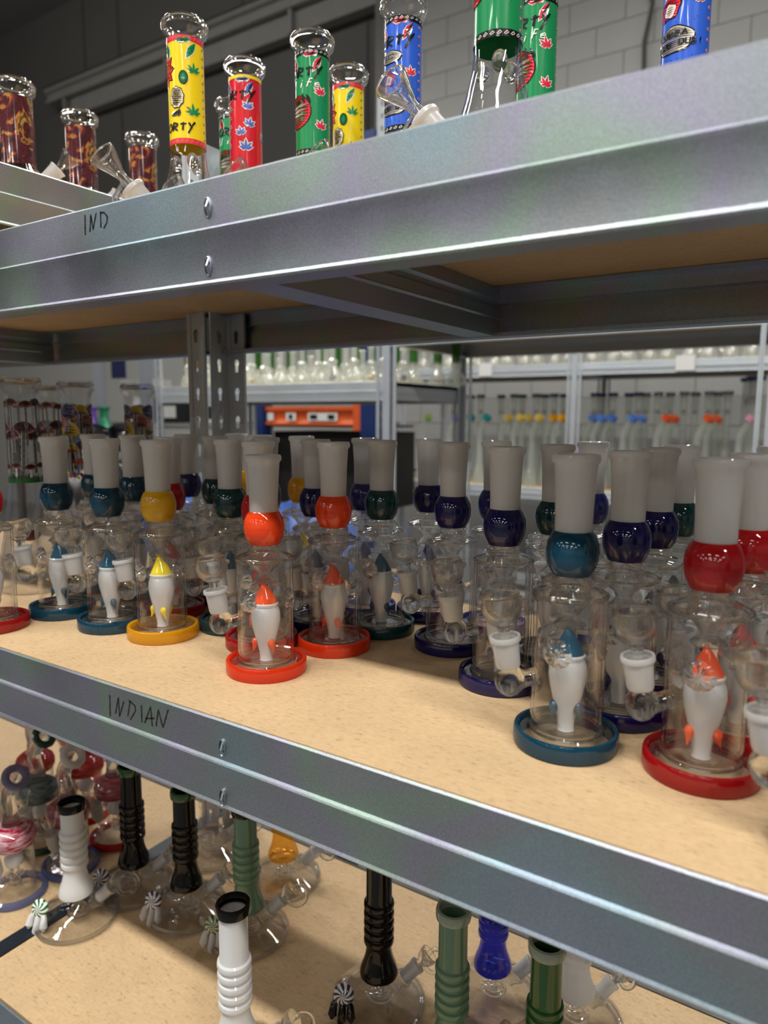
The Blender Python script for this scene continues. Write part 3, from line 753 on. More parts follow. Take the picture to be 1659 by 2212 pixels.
RT = .0180   # tube radius of the tall printed pipes
def printed_pipe(kind):
    root = empty('printed_water_pipe', (0, 0, 0)); g = MAT['glass']
    prof = [(.0440, .0015), (.0455, .006), (.0448, .012), (.0400, .030), (.0320, .054), (.0245, .078), (.0195, .098), (RT, .110), (RT, .130), (RT, .160), (RT, .200), (RT, .2205), (.0190, .2240), (.0222, .2275),
            (.0236, .2320), (.0230, .2370), (.0205, .2400)]
    MB().lathe(offset_profile(prof, .0026), 44, loop=True).ob('body', g, root)
    MB().lathe([(.0001, .001), (.0438, .001), (.0438, .004), (.0001, .004)], 40).ob('base_plate', g, root)
    MB().torus(.0212, .0026, Matrix.Translation((0, 0, .2350)), 40, 10).ob('mouth_rim', MAT['lump'], root)
    # pinched ice catcher
    ic = MB()
    for a in (30, 150, 270):
        ic.ball((.0125 * math.cos(R_(a)), .0125 * math.sin(R_(a)), .1030), .0058, seg=16, rings=10, sc=(1, 1, 1.35))
    ic.ob('ice_pinches', MAT['lump'], root)
    # joint and bowl on local +X rotated by the arm angle
    arm = empty('downstem', (0, 0, 0)); arm.parent = root
    arm.rotation_euler = (0, 0, R_({'big': -72}.get(kind, -78)))
    J = Matrix.Translation((.026, 0, .040)) @ Matrix.Rotation(R_(42), 4, 'Y')
    MB().lathe(offset_profile([(.0060, -.006), (.0065, .006), (.0080, .012), (.0100, .016)], .0012), 20, J, loop=True).ob('stem_tube', g, arm)
    MB().lathe(offset_profile([(.0086, .014), (.0108, .018), (.0112, .040), (.0118, .042), (.0132, .0435), (.0132, .0465), (.0116, .048)], .0018), 26, J, loop=True).ob('frosted_joint', MAT['frost'], arm)
    bo = MB().lathe(offset_profile([(.0085, .046), (.0060, .052), (.0048, .058), (.0055, .063), (.0085, .071), (.0128, .081), (.0145, .087), (.0145, .0885)], .0014), 26, J, loop=True).ob('bowl', MAT['cast'], arm)
    MB().torus(.0139, .0010, J @ Matrix.Translation((0, 0, .0882)), 28, 8).ob('bowl_rim', MAT['lump'], bo)
    MB().tube([J @ Vector((.004, 0, .054)), J @ Vector((.019, 0, .050)), J @ Vector((.030, 0, .038))], [.0032, .0034, .0030], 10).ob('bowl_handle', MAT['cast'], bo)
    z0, z1 = .117, .2195
    W = wrap(RT)
    base = {'yellow': 'yellow', 'red': 'red', 'green': 'green', 'blue': 'blue'}[kind]
    sl = MB().lathe([(RT + .0002, z0), (RT + .0002, z1)], 56).ob('printed_sleeve', INK[base], root)
    layers = {}
    W0 = W; W = lambda off: (lambda u, v, f=W0(off): f(u, z0 + (v - .104) * (z1 - z0) / .1235 if v > .1095 else v + .013))
    def lay(ink, off):
        k = (ink, off)
        if k not in layers: layers[k] = MB()
        return layers[k], W(off)
    # chain bands
    if kind == 'red':
        layers[('yellow', .0004)] = MB().lathe([(RT + .0005, z1 - .0035), (RT + .0005, z1)], 56)
    else:
        cb_, cl = ('lred', 'pink') if kind == 'yellow' else ('black', 'white')
        for zz in (.104, .2223):
            lay(cb_, .0004)[0].lathe([(RT + .0004, (z0 if zz < .2 else z1 - .0052)), (RT + .0004, (z0 + .0052 if zz < .2 else z1))], 56)
            m, pl = lay(cl, .0006)
            n = 22
            for i in range(n):
                u = (i + .5) / n * 2 * PI * RT - PI * RT
                ribbon(m, [(u - .0014, zz + .0020), (u + .0008, zz + .0038), (u + .0020, zz + .0028), (u - .0002, zz + .0014), (u - .0014, zz + .0020)], .0005, pl)
    def leaves(spec, ink, halo='white'):
        for u, v, s, r in spec:
            leaf([(*lay(halo, .0004), 1.13, 1.9), (*lay(ink, .0006), 1, 1)], u, v, s, r)
    def big_leaves(ink, dark):
        for u, v, a, l in ((.013, .2275 - .008, R_(-115), .020), (.004, .2275 - .0065, R_(175), .010), (-.019, .2275 - .007, R_(-78), .018), (.001, .2275 - .0065, R_(20), .009)):
            poly(lay('white', .0004)[0], leaflet(u, v, a, l * 1.1, .0040), W(.0004))
            poly(lay(ink, .0006)[0], leaflet(u, v, a, l, .0031), W(.0006))
            poly(lay(dark, .0008)[0], leaflet(u + .0008, v, a, l * .9, .0012), W(.0008))
    if kind == 'yellow':
        big_leaves('green', 'dgreen')
        leaves([(.0115, .187, .0085, 0), (.0105, .139, .0095, .1), (-.027, .150, .006, .2), (-.035, .2, .006, 0)] + [(.0235, z, .0026, 0) for z in [.112 + .0095 * i for i in range(12)]], 'green', 'yellow')
        star = []
        for i in range(18):
            t = 2 * PI * i / 18; q = .0175 if i % 2 == 0 else .0115
            star.append((-.020 + q * .62 * math.cos(t), .190 + q * math.sin(t) * 1.1))
        poly(lay('black', .0004)[0], [(-.020 + (u + .020) * 1.13, .19 + (v - .19) * 1.09) for u, v in star], W(.0004)); poly(lay('lred', .0006)[0], star, W(.0006))
        poly(lay('black', .0008)[0], blob(.001, .1795, .0046, .0078, 18, 0), W(.0008)); poly(lay('dgreen', .001)[0], blob(.001, .1795, .0036, .0067, 18, 0), W(.001))
        poly(lay('green', .0012)[0], blob(.001, .1795, .0018, .0045, 14, .12), W(.0012))
        poly(lay('black', .0008)[0], blob(-.0065, .157, .0080, .0125, 30, .06, 9), W(.0008)); poly(lay('cream', .001)[0], blob(-.0065, .157, .0071, .0115, 30, .06, 9), W(.001))
        m, pl = lay('black', .0012)
        for k, (t, x) in enumerate((("WE'RE", -.0112), ('ALL', -.0093), ('GOING', -.0112), ('TO', -.0085), ('DIE.', -.0100))): write(m, t, x, .1630 - .0037 * k, .0026, pl, .0004, step=4.6)
        write(lay('black', .0008)[0], 'ORTY', -.0200, .1190, .0092, W(.0008), .0018, .12)
        for k in range(3): poly(lay('black', .0008)[0], leaflet(-.013 + .004 * k, .137 - .001 * k, R_(20 + 30 * k), .009, .0022), W(.0008))
        poly(lay('white', .001)[0], leaflet(-.013, .139, R_(25), .006, .0012), W(.001))
    if kind in ('green',):
        big_leaves('lred', 'black')
        m, pl = lay('black', .0008); write(m, 'ORTY', -.0230, .1960, .0110, pl, .0021, .15)
        m, pl = lay('white', .0008); write(m, 'life', -.0200, .1830, .0095, pl, .0012, .25)
        leaves([(.0125, .176, .0078, .2), (.0125, .136, .0078, -.2), (-.033, .16, .0078, 0), (-.036, .2, .0078, .3)] + [(.0265, z, .0020, 0) for z in [.112 + .0095 * i for i in range(12)]], 'lred')
        poly(lay('black', .0004)[0], blob(-.0150, .155, .0180, .0205, 34, 0), W(.0004)); poly(lay('lred', .0006)[0], blob(-.0150, .155, .0168, .0192, 34, 0), W(.0006))
        for k in range(5): poly(lay('black', .0008)[0], leaflet(-.026 + .007 * k, .152 + .004 * (k % 2) + .003 * k, R_(65 + 12 * k), .012, .0018), W(.0008))
        for k in range(3): poly(lay('white', .001)[0], leaflet(-.020, .160 - .004 * k, R_(8 - 6 * k), .021 - .003 * k, .0016), W(.001))
    if kind == 'red':
        big_leaves('lblue', 'black')
        m, pl = lay('black', .0008); write(m, 'ORTY', -.0230, .1965, .0115, pl, .0021, .15)
        leaves([(.0075, .1860, .0078, 0), (.0085, .1640, .0078, -.2), (-.0005, .1530, .0074, .2), (.0045, .1340, .0095, 0), (.030, .15, .008, 0), (-.032, .19, .008, 0)], 'lblue')
        zig = [(-.030, .200)]
        for k in range(7): zig += [(-.0095 - .0012 * k + .002 * (k % 2), .196 - .0115 * k), (-.0160 - .0006 * k, .192 - .0115 * k)]
        zig += [(-.024, .110), (-.030, .112)]
        poly(lay('black', .0004)[0], [(u + .0009, v + .0008) for u, v in zig], W(.0004)); poly(lay('white', .0006)[0], zig, W(.0006))
    if kind == 'blue':
        big_leaves('lred', 'black')
        m, pl = lay('black', .0008); write(m, 'ORTY', -.0230, .1960, .0112, pl, .0021, .15)
        poly(lay('black', .0006)[0], blob(-.0085, .1845, .0125, .0072, 30, .03, 5), W(.0006)); poly(lay('white', .0008)[0], blob(-.0085, .1845, .0113, .0062, 30, .03, 5), W(.0008))
        poly(lay('white', .0008)[0], [(-.004, .180), (-.001, .180), (.0005, .1735)], W(.0008))
        m, pl = lay('black', .001); write(m, 'JEEZ...', -.0175, .1825, .0044, pl, .0007, step=4.7)
        leaves([(.0125, .165, .0070, .1), (.010, .205, .0001, 0), (-.034, .16, .007, 0)] + [(.0225, z, .0026, 0) for z in [.112 + .0095 * i for i in range(12)]], 'lred')
        poly(lay('black', .0004)[0], blob(-.0120, .1625, .0105, .0105, 26, .10, 5), W(.0004)); poly(lay('lred', .0006)[0], blob(-.0120, .1625, .0094, .0094, 26, .10, 5), W(.0006))
        poly(lay('white', .0008)[0], blob(-.0105, .1605, .0048, .0060, 20, .12, 4), W(.0008))
        poly(lay('black', .0006)[0], blob(-.0065, .1330, .0165, .0125, 36, .05, 5), W(.0006)); poly(lay('white', .0008)[0], blob(-.0065, .1330, .0153, .0114, 36, .05, 5), W(.0008))
        m, pl = lay('black', .001); write(m, 'WUBBA', -.0200, .1350, .0056, pl, .0011, .05, 5.4); write(m, 'DUB DUB!', -.0200, .1265, .0056, pl, .0011, .05, 4.9)
        for k in range(16):
            poly(lay('black', .0004)[0], blob(random.uniform(-.018, .012), random.choice((.176, .194, .115, .149)) + random.uniform(-.002, .002), .0004, .0004, 6, 0), W(.0004))
    names = {'white': 'printed_white', 'black': 'printed_black', 'yellow': 'printed_ring'}
    for (ink, off), m in layers.items():
        m.ob('printed_artwork', INK[ink], sl, 0)
    return root

PP = [('yellow', -.5968, .5468, 3, 'yellow printed glass pipe at the front left of the top shelf'),
      ('red', -.604, .641, 0, 'red printed glass pipe with blue leaves on the top shelf'),
      ('green', -.5040, .6380, 2, 'green printed glass pipe standing between the red and small yellow ones'),
      ('yellow', -.5146, .7180, -6, 'smaller-looking yellow printed glass pipe behind, right of the green one'),
      ('blue', -.3900, .6360, 0, 'blue printed glass pipe with a JEEZ speech bubble on the top shelf'),
      ('green', -.2410, .5290, -8, 'nearest green printed glass pipe whose clear waist shows above the beam'),
      ('green', -.2680, .6750, 4, 'green printed glass pipe standing right behind the nearest green one'),
      ('blue', -.1330, .6550, 6, 'blue printed glass pipe near the right edge with a shouting speech bubble'),
      ('green', -.6880, .7080, 16, 'green printed glass pipe mostly hidden behind the red one')]
pp = {}
for kind, x, y, dr, lab in PP:
    o = copy_tree(pp[kind]) if kind in pp else printed_pipe(kind)
    pp.setdefault(kind, o)
    o.location = (x, y, UP); o.rotation_euler = (0, 0, math.atan2(-y, -x) + R_(dr - 15))
    if kind == 'green' and y < .56: o.location = (x, y, UP + .0)
    tag(o, lab, 'water pipe', 'tall printed pipes on the top shelf')

# brown marbled pipes on the raised tier
def swirl_pipe():
    root = empty('marbled_water_pipe', (0, 0, 0)); r = .0192
    prof = [(.0400, .001), (.0415, .005), (.0380, .016), (.0270, .028), (r, .038), (r, .080), (r, .118), (.0200, .1205), (.0232, .1245), (.0240, .129), (.0228, .1345), (.0208, .1370)]
    MB().lathe(offset_profile(prof, .0026), 40, loop=True).ob('body', MAT['glass'], root)
    MB().torus(.0214, .0026, Matrix.Translation((0, 0, .1320)), 40, 10).ob('mouth_rim', MAT['lump'], root)
    MB().lathe([(r + .0003, .036), (r + .0003, .1160)], 48).ob('marbled_sleeve', MAT['swirl'], root)
    J = Matrix.Rotation(R_(75), 4, 'Z') @ Matrix.Translation((.028, 0, .020)) @ Matrix.Rotation(R_(45), 4, 'Y')
    MB().lathe(offset_profile([(.0070, 0), (.0090, .006), (.0095, .022), (.0110, .025)], .0015), 22, J, loop=True).ob('side_joint', MAT['frost'], root)
    MB().lathe(offset_profile([(.0050, .022), (.0045, .030), (.0100, .040), (.0125, .048)], .0012), 22, J, loop=True).ob('bowl', MAT['glass'], root)
    return root
MAT['swirl'] = marbled('marbled_print')
s0 = swirl_pipe()
for i, (x, y, rz, lab) in enumerate(((-.896, .542, 0, 'brown marbled pipe at the top left corner, cut by the photo edge'), (-.911, .642, 1.1, 'middle one of the three brown marbled pipes'),
                                (-.902, .738, 2.3, 'farthest and lowest-looking of the three brown marbled pipes'))):
    o = s0 if i == 0 else copy_tree(s0)
    o.location = (x, y, RAISED); o.rotation_euler = (0, 0, math.atan2(-y, -x) + rz * .3)
    tag(o, lab, 'water pipe', 'brown marbled pipes on the raised tier')

# tall pipes painted with mushrooms, middle shelf left
def mushroom_pipe(kind):
    root = empty('mushroom_water_pipe', (0, 0, 0)); r = .0195; hh = .272
    prof = [(.0400, .001), (.0420, .006), (.0400, .020), (.0340, .050), (.0270, .090), (.0215, .125), (r, .150), (r, .2), (r, .250), (.0205, .255), (.0245, .2600), (.0250, .2650), (.0235, .2700), (.0215, .272)]
    MB().lathe(offset_profile(prof, .0026), 40, loop=True).ob('body', MAT['glass_neck'], root)
    MB().torus(.0222, .0028, Matrix.Translation((0, 0, .2665)), 40, 10).ob('mouth_rim', MAT['lump'], root)
    W = wrap(r); lays = {}
    def lay(ink, off):
        lays.setdefault((ink, off), MB()); return lays[(ink, off)]
    def mush(u, v, s, cap, stem, h, under='peach', lean=0):
        s *= 1.55
        ribbon(lay('white', .0003), [(u + lean * h, v), (u, v - h)], s * .42, W(.0003))
        ribbon(lay(stem, .0005), [(u + lean * h, v), (u, v - h)], s * .30, W(.0005))
        c = [(u + lean * h + s * math.cos(t) * (1 if k else 1), v + s * (.9 if kind == 'plum' else 1.2) * math.sin(t)) for k, t in enumerate([PI * i / 12 for i in range(13)])]
        cx = u + lean * h
        poly(lay('white', .0004), [(cx + (a - cx) * 1.09, v + (b - v) * 1.07 - .0003) for a, b in c], W(.0004))
        poly(lay(cap, .0007), c, W(.0007))
        poly(lay(under, .0009), blob(cx, v, s * .95, s * .22, 14, 0), W(.0009))
    if kind == 'plum':
        for a in range(4):
            u0 = (-.5 + a * .25) * 2 * PI * r
            mush(u0 + .004, .236, .0050, 'plum', 'grey', .050); mush(u0 + .019, .238, .0056, 'plum', 'grey', .060, lean=-.03)
            mush(u0 - .002, .205, .0085, 'plum', 'grey', .05, lean=.05); mush(u0 + .013, .197, .0085, 'plum', 'grey', .045)
            mush(u0 + .006, .158, .0040, 'plum', 'white', .012); mush(u0 + .020, .160, .0040, 'plum', 'white', .014)
        for i in range(40):
            u = (i / 40 - .5) * 2 * PI * r
            poly(lay('grass', .0009), [(u - .002, .140), (u + .003, .140), (u + random.uniform(-.001, .003), .148 + random.uniform(0, .004))], W(.0009))
    else:
        for a in range(3):
            u0 = (-.5 + a * .333) * 2 * PI * r
            mush(u0 + .002, .222, .0100, 'violet', 'violet', .020, lean=.1)
            mush(u0 + .022, .228, .0062, 'yellow', 'black', .05); mush(u0 + .013, .200, .0085, 'yellow', 'black', .05, 'yellow', -.15)
            mush(u0 + .030, .210, .0085, 'pink', 'grey', .04); mush(u0 + .008, .176, .0060, 'yellow', 'black', .03, 'lred'); mush(u0 + .020, .180, .0050, 'violet', 'grey', .03)
            mush(u0 + .016, .158, .0045, 'lred', 'violet', .014, 'yellow')
        for i in range(26):
            u = (i / 26 - .5) * 2 * PI * r
            poly(lay(('yellow', 'lred', 'violet')[i % 3], .0011), blob(u, .142 + random.uniform(-.003, .004), .0024, .0024, 8, 0), W(.0011))
    for k, m in lays.items(): m.ob('painted_mushrooms', INK[k[0]], root, 0)
    cap = MB(); a = 0
    # large mushroom painted on the flared base
    cap.ball((0, 0, 0), .013, seg=18, rings=8, sc=(.25, 1, .55))
    o = cap.ob('painted_cap', INK['plum' if kind == 'plum' else 'violet'], root); o.location = (.0318, 0, .075); o.rotation_euler = (0, -.28, 0)
    J = Matrix.Rotation(R_(100), 4, 'Z') @ Matrix.Translation((.033, 0, .055)) @ Matrix.Rotation(R_(45), 4, 'Y')
    MB().lathe(offset_profile([(.0070, -.004), (.0095, .006), (.0098, .028), (.0115, .032)], .0015), 22, J, loop=True).ob('side_joint', MAT['frost'], root)
    return root
mp = {}
for i, (k, x, y, lab) in enumerate((('plum', -.880, .516, 'tall clear pipe painted with dark red mushrooms, front left'), ('plum', -1.055, .665, 'tall clear pipe with dark red mushrooms hidden behind the first'),
        ('gold', -.905, .610, 'tall clear pipe painted with yellow and violet mushrooms, second from left'), ('gold', -.885, .698, 'tall clear pipe with yellow mushrooms nearest the twin posts'),
        ('plum', -1.13, .55, 'tall clear pipe with only its right rim showing at the left edge'))):
    o = copy_tree(mp[k]) if k in mp else mushroom_pipe(k)
    mp.setdefault(k, o); o.location = (x, y, MID); o.rotation_euler = (0, 0, math.atan2(-y, -x) + (.0, .4, .15, -.3, .2)[i])
    tag(o, lab, 'water pipe', 'tall painted pipes at the left of the middle shelf')

# ------------------------------------------------------------------ ribbed-neck pipes on the lower shelf
MAT['sage'] = milky('sage_glass', (.20, .36, .24), trans=.4, clear=.1)
MAT['forest'] = milky('forest_glass', (.035, .15, .035), trans=.4)
MAT['cobalt'] = milky('cobalt_glass', (.004, .015, .42), trans=.5, clear=.5, tcol=(.01, .05, .75))
MAT['amber'] = milky('amber_glass', (.85, .52, .04), trans=.6, clear=.8, tcol=(.95, .6, .08))
MAT['rimgreen'] = plain('green_rim_glass', (.01, .07, .012), .1, coat=.5)
MAT['rimfrost'] = milky('pale_green_rim', (.42, .50, .42), trans=.4, clear=.1)
MAR = dict(navy=striped_glass('navy_stripes', (.012, .015, .10), (.72, .70, .68)), green=striped_glass('green_stripes', (.01, .13, .02), (.85, .88, .84)),
           cobalt=striped_glass('cobalt_stripes', (.008, .02, .45), (.55, .52, .52)), moss=striped_glass('moss_stripes', (.03, .06, .02), (.45, .50, .35)))
def ribbed_pipe(neck, rim, marble, leg, h=.165, arm=0, plain_neck=False, marble_ang=205, scale=1.0):
    root = empty('ribbed_water_pipe', (0, 0, 0)); g = MAT['glass']
    prof = [(.0440, .0012), (.0480, .0022), (.0490, .0055), (.0478, .0090), (.0430, .0120), (.0330, .0180), (.0240, .0245), (.0185, .0310), (.0160, .0360)]
    MB().lathe(offset_profile(prof, .0016), 52, loop=True).ob('base_flask', MAT['glass_calm'], root)
    MB().lathe([(.0001, .001), (.0440, .001), (.0440, .0028), (.0001, .0028)], 40).ob('base_plate', g, root)
    MB().torus(.0462, .0022, Matrix.Translation((0, 0, .0035)), 52, 8).ob('base_edge', MAT['lump'], root)
    nk = [(.0001, .0335), (.0170, .0335), (.0196, .0350), (.0198, .0385), (.0180, .0450), (.0150, .0530), (.0136, .0600), (.0132, .0660)]
    zr = .0690
    if not plain_neck:
        for k in range(5):
            nk += [(.0136, zr), (.0152, zr + .0014), (.0159, zr + .0042), (.0154, zr + .0074), (.0136, zr + .0090)]; zr += .0098
    top = h - .009
    nk += [(.0132, zr + .002), (.0130, top), (.0108, top), (.0108, top - .03), (.0104, .09)]
    MB().lathe(nk, 40).ob('neck', neck, root)
    rm = MB().lathe(offset_profile([(.0132, top - .001), (.0156, top), (.0160, top + .0022), (.0160, top + .0068), (.0154, top + .0088), (.0128, top + .0090)], .0028), 40, loop=True).ob('mouth_ring', rim, root)
    # small diffuser in the base
    d = MB(); d.torus(.0115, .0022, Matrix.Translation((.002, 0, .0100)), 24, 8); d.torus(.0085, .0016, Matrix.Translation((.002, 0, .0150)), 20, 8); d.tube([(.002, 0, .010), (.001, 0, .030)], .0040, 14)
    d.ob('diffuser', MAT['cast'], root)
    # slanted joint with bowl and curled handle, on local +X
    J = Matrix.Translation((.0215, 0, .0215)) @ Matrix.Rotation(R_(48), 4, 'Y')
    MB().lathe(offset_profile([(.0060, -.006), (.0072, .0), (.0092, .003), (.0100, .006), (.0088, .009)], .0012), 22, J, loop=True).ob('socket', MAT['cast'], root)
    MB().lathe(offset_profile([(.0070, .007), (.0074, .022), (.0084, .0245), (.0084, .0270)], .0014), 22, J, loop=True).ob('frosted_joint', MAT['frost'], root)
    bo = MB().lathe([(.0035, .022), (.0040, .028), (.0050, .031), (.0078, .034), (.0098, .039), (.0102, .0435), (.0092, .0445), (.0075, .0400), (.0030, .0360)], 22, J).ob('bowl', MAT['cast'], root)
    rg = MB(); rg.torus(.0115, .0024, J @ Matrix.Translation((.012, .002, .041)) @ Matrix.Rotation(R_(70), 4, 'X'), 24, 8)
    rg.ob('ring_handle', MAT['lump'], bo)
    hk = MB(); hk.tube([J @ Vector(p) for p in ((0, -.003, .030), (-.004, -.009, .034), (-.009, -.012, .040), (-.013, -.010, .047))], [.0024, .0021, .0016, .0007], 10)
    hk.ob('curled_spur', MAT['lump'], bo)
    # striped marble button with droplets
    A = R_(marble_ang)
    mo = MB(); mo.ball((0, 0, 0), .0110, seg=26, rings=16, sc=(.5, 1, 1))
    mb = mo.ob('striped_button', MAR[marble], root); mb.location = (.0400 * math.cos(A), .0400 * math.sin(A), .0250); mb.rotation_euler = (0, -.30, A + R_(52))
    for dy, ln in ((-.0088, .014), (0, .022), (.0080, .015)):
        q = MB(); q.tube([(0, dy * .5, -.004), (.0015, dy, -.009), (.002, dy * 1.15, -.009 - ln * .7), (.002, dy * 1.2, -.009 - ln)], [.0026, .0034, .0047, .0016], 12)
        q.ob('droplet', leg, mb)
    for c in (scale,): root.scale = (c, c, c)
    return root
legw = MAT['opal']; legb = MAT['black']
RP = [(MAT['white'], MAT['black'], 'green', MAT['white'], .150, -.7319, .4593, 'white ribbed-neck pipe with black mouth ring beside the dark steel strip', 205),
      (MAT['white'], MAT['black'], 'green', MAT['white'], .170, -.4275, .4173, 'white ribbed-neck pipe nearest the camera at the bottom centre', 205),
      (MAT['black'], MAT['rimgreen'], 'navy', MAT['black'], .178, -.3603, .5535, 'black ribbed-neck pipe with black droplets on the open board', 200),
      (MAT['black'], MAT['rimgreen'], 'navy', MAT['frost'], .166, -.7223, .5347, 'left black ribbed-neck pipe with green mouth ring', 200),
      (MAT['black'], MAT['rimgreen'], 'navy', legw, .158, -.6327, .5416, 'second black ribbed-neck pipe with green mouth ring and white droplets', 205),
      (MAT['sage'], MAT['black'], 'moss', legw, .160, -.5434, .5528, 'sage green ribbed-neck pipe with black mouth ring behind the white one', 225),
      (MAT['amber'], MAT['amber'], 'cobalt', legw, .160, -.5720, .6500, 'amber yellow pipe standing behind the sage green one', 230),
      (MAT['cobalt'], MAT['cobalt'], 'cobalt', MAT['lump'], .165, -.2661, .6255, 'cobalt blue pipe with a blue striped button between the green ones', 215),
      (MAT['frost'], MAT['frost'], 'moss', legw, .165, -.1837, .6400, 'frosted white pipe behind the dark green one at lower right', 215),
      (MAT['sage'], MAT['rimfrost'], 'moss', legw, .170, -.2590, .5189, 'sage green ribbed-neck pipe with pale mouth ring at lower centre right', 215),
      (MAT['forest'], MAT['rimfrost'], 'green', legw, .170, -.1750, .5250, 'dark green ribbed-neck pipe with pale mouth ring at lower right', 215),
      (MAT['glass'], MAT['glass'], 'navy', MAT['frost'], .160, -.6950, .6400, 'clear pipe in the back between the two black-necked ones', 205)]
for nk, rm, mr, lg, h, x, y, lab, ma in RP:
    o = ribbed_pipe(nk, rm, mr, lg, h * 1.01, marble_ang=200, scale=1.04)
    o.location = (x * KL, y * KL, LOW); o.rotation_euler = (0, 0, R_(34 + random.uniform(-6, 10)))
    tag(o, lab, 'water pipe', 'ribbed-neck pipes on the lower shelf')

# pipes with swirled pink collar and bent neck, lower shelf left
MAT['swirlpink'] = milky('pink_swirl_glass', (.40, .012, .05), trans=.3, streak=.6, streakcol=(.85, .60, .66), sscale=(70, 70, 420))
MAT['swirlrose'] = milky('rose_swirl_glass', (.30, .025, .045), trans=.3, streak=.9, streakcol=(.50, .20, .24), sscale=(60, 60, 420))
MAT['swirlred'] = milky('red_swirl_glass', (.42, .006, .01), trans=.3, streak=.9, streakcol=(.62, .10, .09), sscale=(50, 50, 300))
MAT['swirlteal'] = milky('slate_swirl_glass', (.05, .09, .10), trans=.3, streak=.9, streakcol=(.25, .32, .33), sscale=(60, 60, 400))
MAT['lav'] = milky('lavender_glass', (.30, .29, .48), trans=.4, clear=.2)
MAT['lavfoot'] = milky('lavender_foot', (.25, .30, .55), trans=.4, clear=.6)
MAT['dkgreen'] = plain('dark_green_glass', (.015, .05, .03), .1, coat=.4)
MAT['redfoot'] = milky('red_foot', (.50, .006, .01), trans=.4)
def swirl_collar_pipe(collar, ring, foot):
    root = empty('bent_neck_water_pipe', (0, 0, 0)); g = MAT['glass']
    MB().lathe([(.0001, .001), (.0300, .001), (.0302, .008), (.0240, .010), (.0001, .0095)], 44).ob('foot', g, root)
    MB().lathe([(.0298, .0004), (.0345, .0006), (.0360, .0030), (.0352, .0075), (.0320, .0095), (.0298, .0085)], 48, loop=True).ob('foot_band', foot, root)
    MB().lathe(offset_profile([(.0235, .0095), (.0235, .030), (.0235, .066), (.0225, .070)], .002), 40, loop=True).ob('body', g, root)
    MB().lathe([(.0150, .0660), (.0240, .0665), (.0266, .0720), (.0268, .0790), (.0245, .0855), (.0190, .0900), (.0125, .0925), (.0100, .0925)], 44).ob('swirl_collar', collar, root)
    # bent neck
    P = [(0, 0, .0905), (0, 0, .100), (-.001, 0, .110), (-.0045, 0, .120), (-.004, 0, .130), (.002, 0, .140), (.009, 0, .148), (.016, 0, .156)]
    MB().tube(P, [.0125, .0100, .0088, .0086, .0088, .0095, .0105, .0120], 22, caps=False).ob('bent_neck', MAT['cast'], root)
    MB().tube(P, [.0105, .0080, .0068, .0066, .0068, .0075, .0085, .0098], 22, caps=False).ob('neck_bore', MAT['glass_neck'], root)
    MB().torus(.0118, .0047, aim((.75, 0, .66), (.0165, 0, .1565)), 32, 10).ob('mouth_ring', ring, root)
    f = MB(); f.lathe([(.0001, .062), (.0015, .061), (.0050, .056), (.0105, .050), (.0112, .045), (.0098, .040), (.0060, .037), (.0001, .0365)], 28)
    pf = f.ob('white_bulb', MAT['white'], root)
    q = MB()
    q.tube([(0, 0, .038), (0, 0, .012)], .0034, 12)
    for a in range(6):
        q.torus(.0032, .0012, Matrix.Rotation(a * PI / 3, 4, 'Z') @ Matrix.Translation((.0068, 0, .0270)) @ Matrix.Rotation(PI / 2, 4, 'X'), 14, 6)
    q.torus(.0062, .0014, Matrix.Translation((0, 0, .016)), 20, 6)
    q.ob('glass_flower', MAT['cast'], pf)
    # side joint and small bowl
    J = Matrix.Rotation(R_(-75), 4, 'Z') @ Matrix.Translation((.0265, 0, .045)) @ Matrix.Rotation(R_(12), 4, 'Y')
    MB().lathe(offset_profile([(.0050, -.006), (.0078, .0), (.0082, .018), (.0094, .021)], .0014), 20, J, loop=True).ob('side_joint', MAT['frost'], root)
    MB().lathe(offset_profile([(.0040, .019), (.0042, .027), (.0085, .036), (.0118, .046)], .0011), 22, J, loop=True).ob('bowl', g, root)
    return root
for cl, rg, ft, x, y, hd, lab in ((MAT['swirlpink'], MAT['lav'], MAT['lavfoot'], -.8368, .4437, 0, 'bent-neck pipe with bright pink swirled collar and lavender ring, at the left edge'),
        (MAT['swirlrose'], MAT['frost'], MAT['lavfoot'], -.8290, .5150, .1, 'bent-neck pipe with rose swirled collar and frosted ring'),
        (MAT['swirlrose'], MAT['frost'], MAT['redfoot'], -.8330, .5900, -.2, 'bent-neck pipe with rose collar standing on a red foot'),
        (MAT['swirlteal'], MAT['dkgreen'], MAT['dkgreen'], -.9130, .5250, .2, 'pipe with slate grey swirled collar behind the bright pink one'),
        (MAT['swirlred'], MAT['frost'], MAT['redfoot'], -.9240, .6050, 0, 'bent-neck pipe with red collar behind the rose collars'),
        (MAT['swirlred'], MAT['dkgreen'], MAT['redfoot'], -.9950, .5700, .1, 'bent-neck pipe with dark green ring and red collar, top left of its group'),
        (MAT['swirlred'], MAT['lav'], MAT['redfoot'], -1.0300, .6600, .3, 'red-collared pipe farthest back at the left edge of the lower shelf')):
    o = swirl_collar_pipe(cl, rg, ft); o.location = (x * KL, y * KL, LOW); o.scale = (1.08,) * 3; o.rotation_euler = (0, 0, math.atan2(-y, -x) + .5 + hd)
    tag(o, lab, 'water pipe', 'bent-neck pipes with swirled collars on the lower shelf')

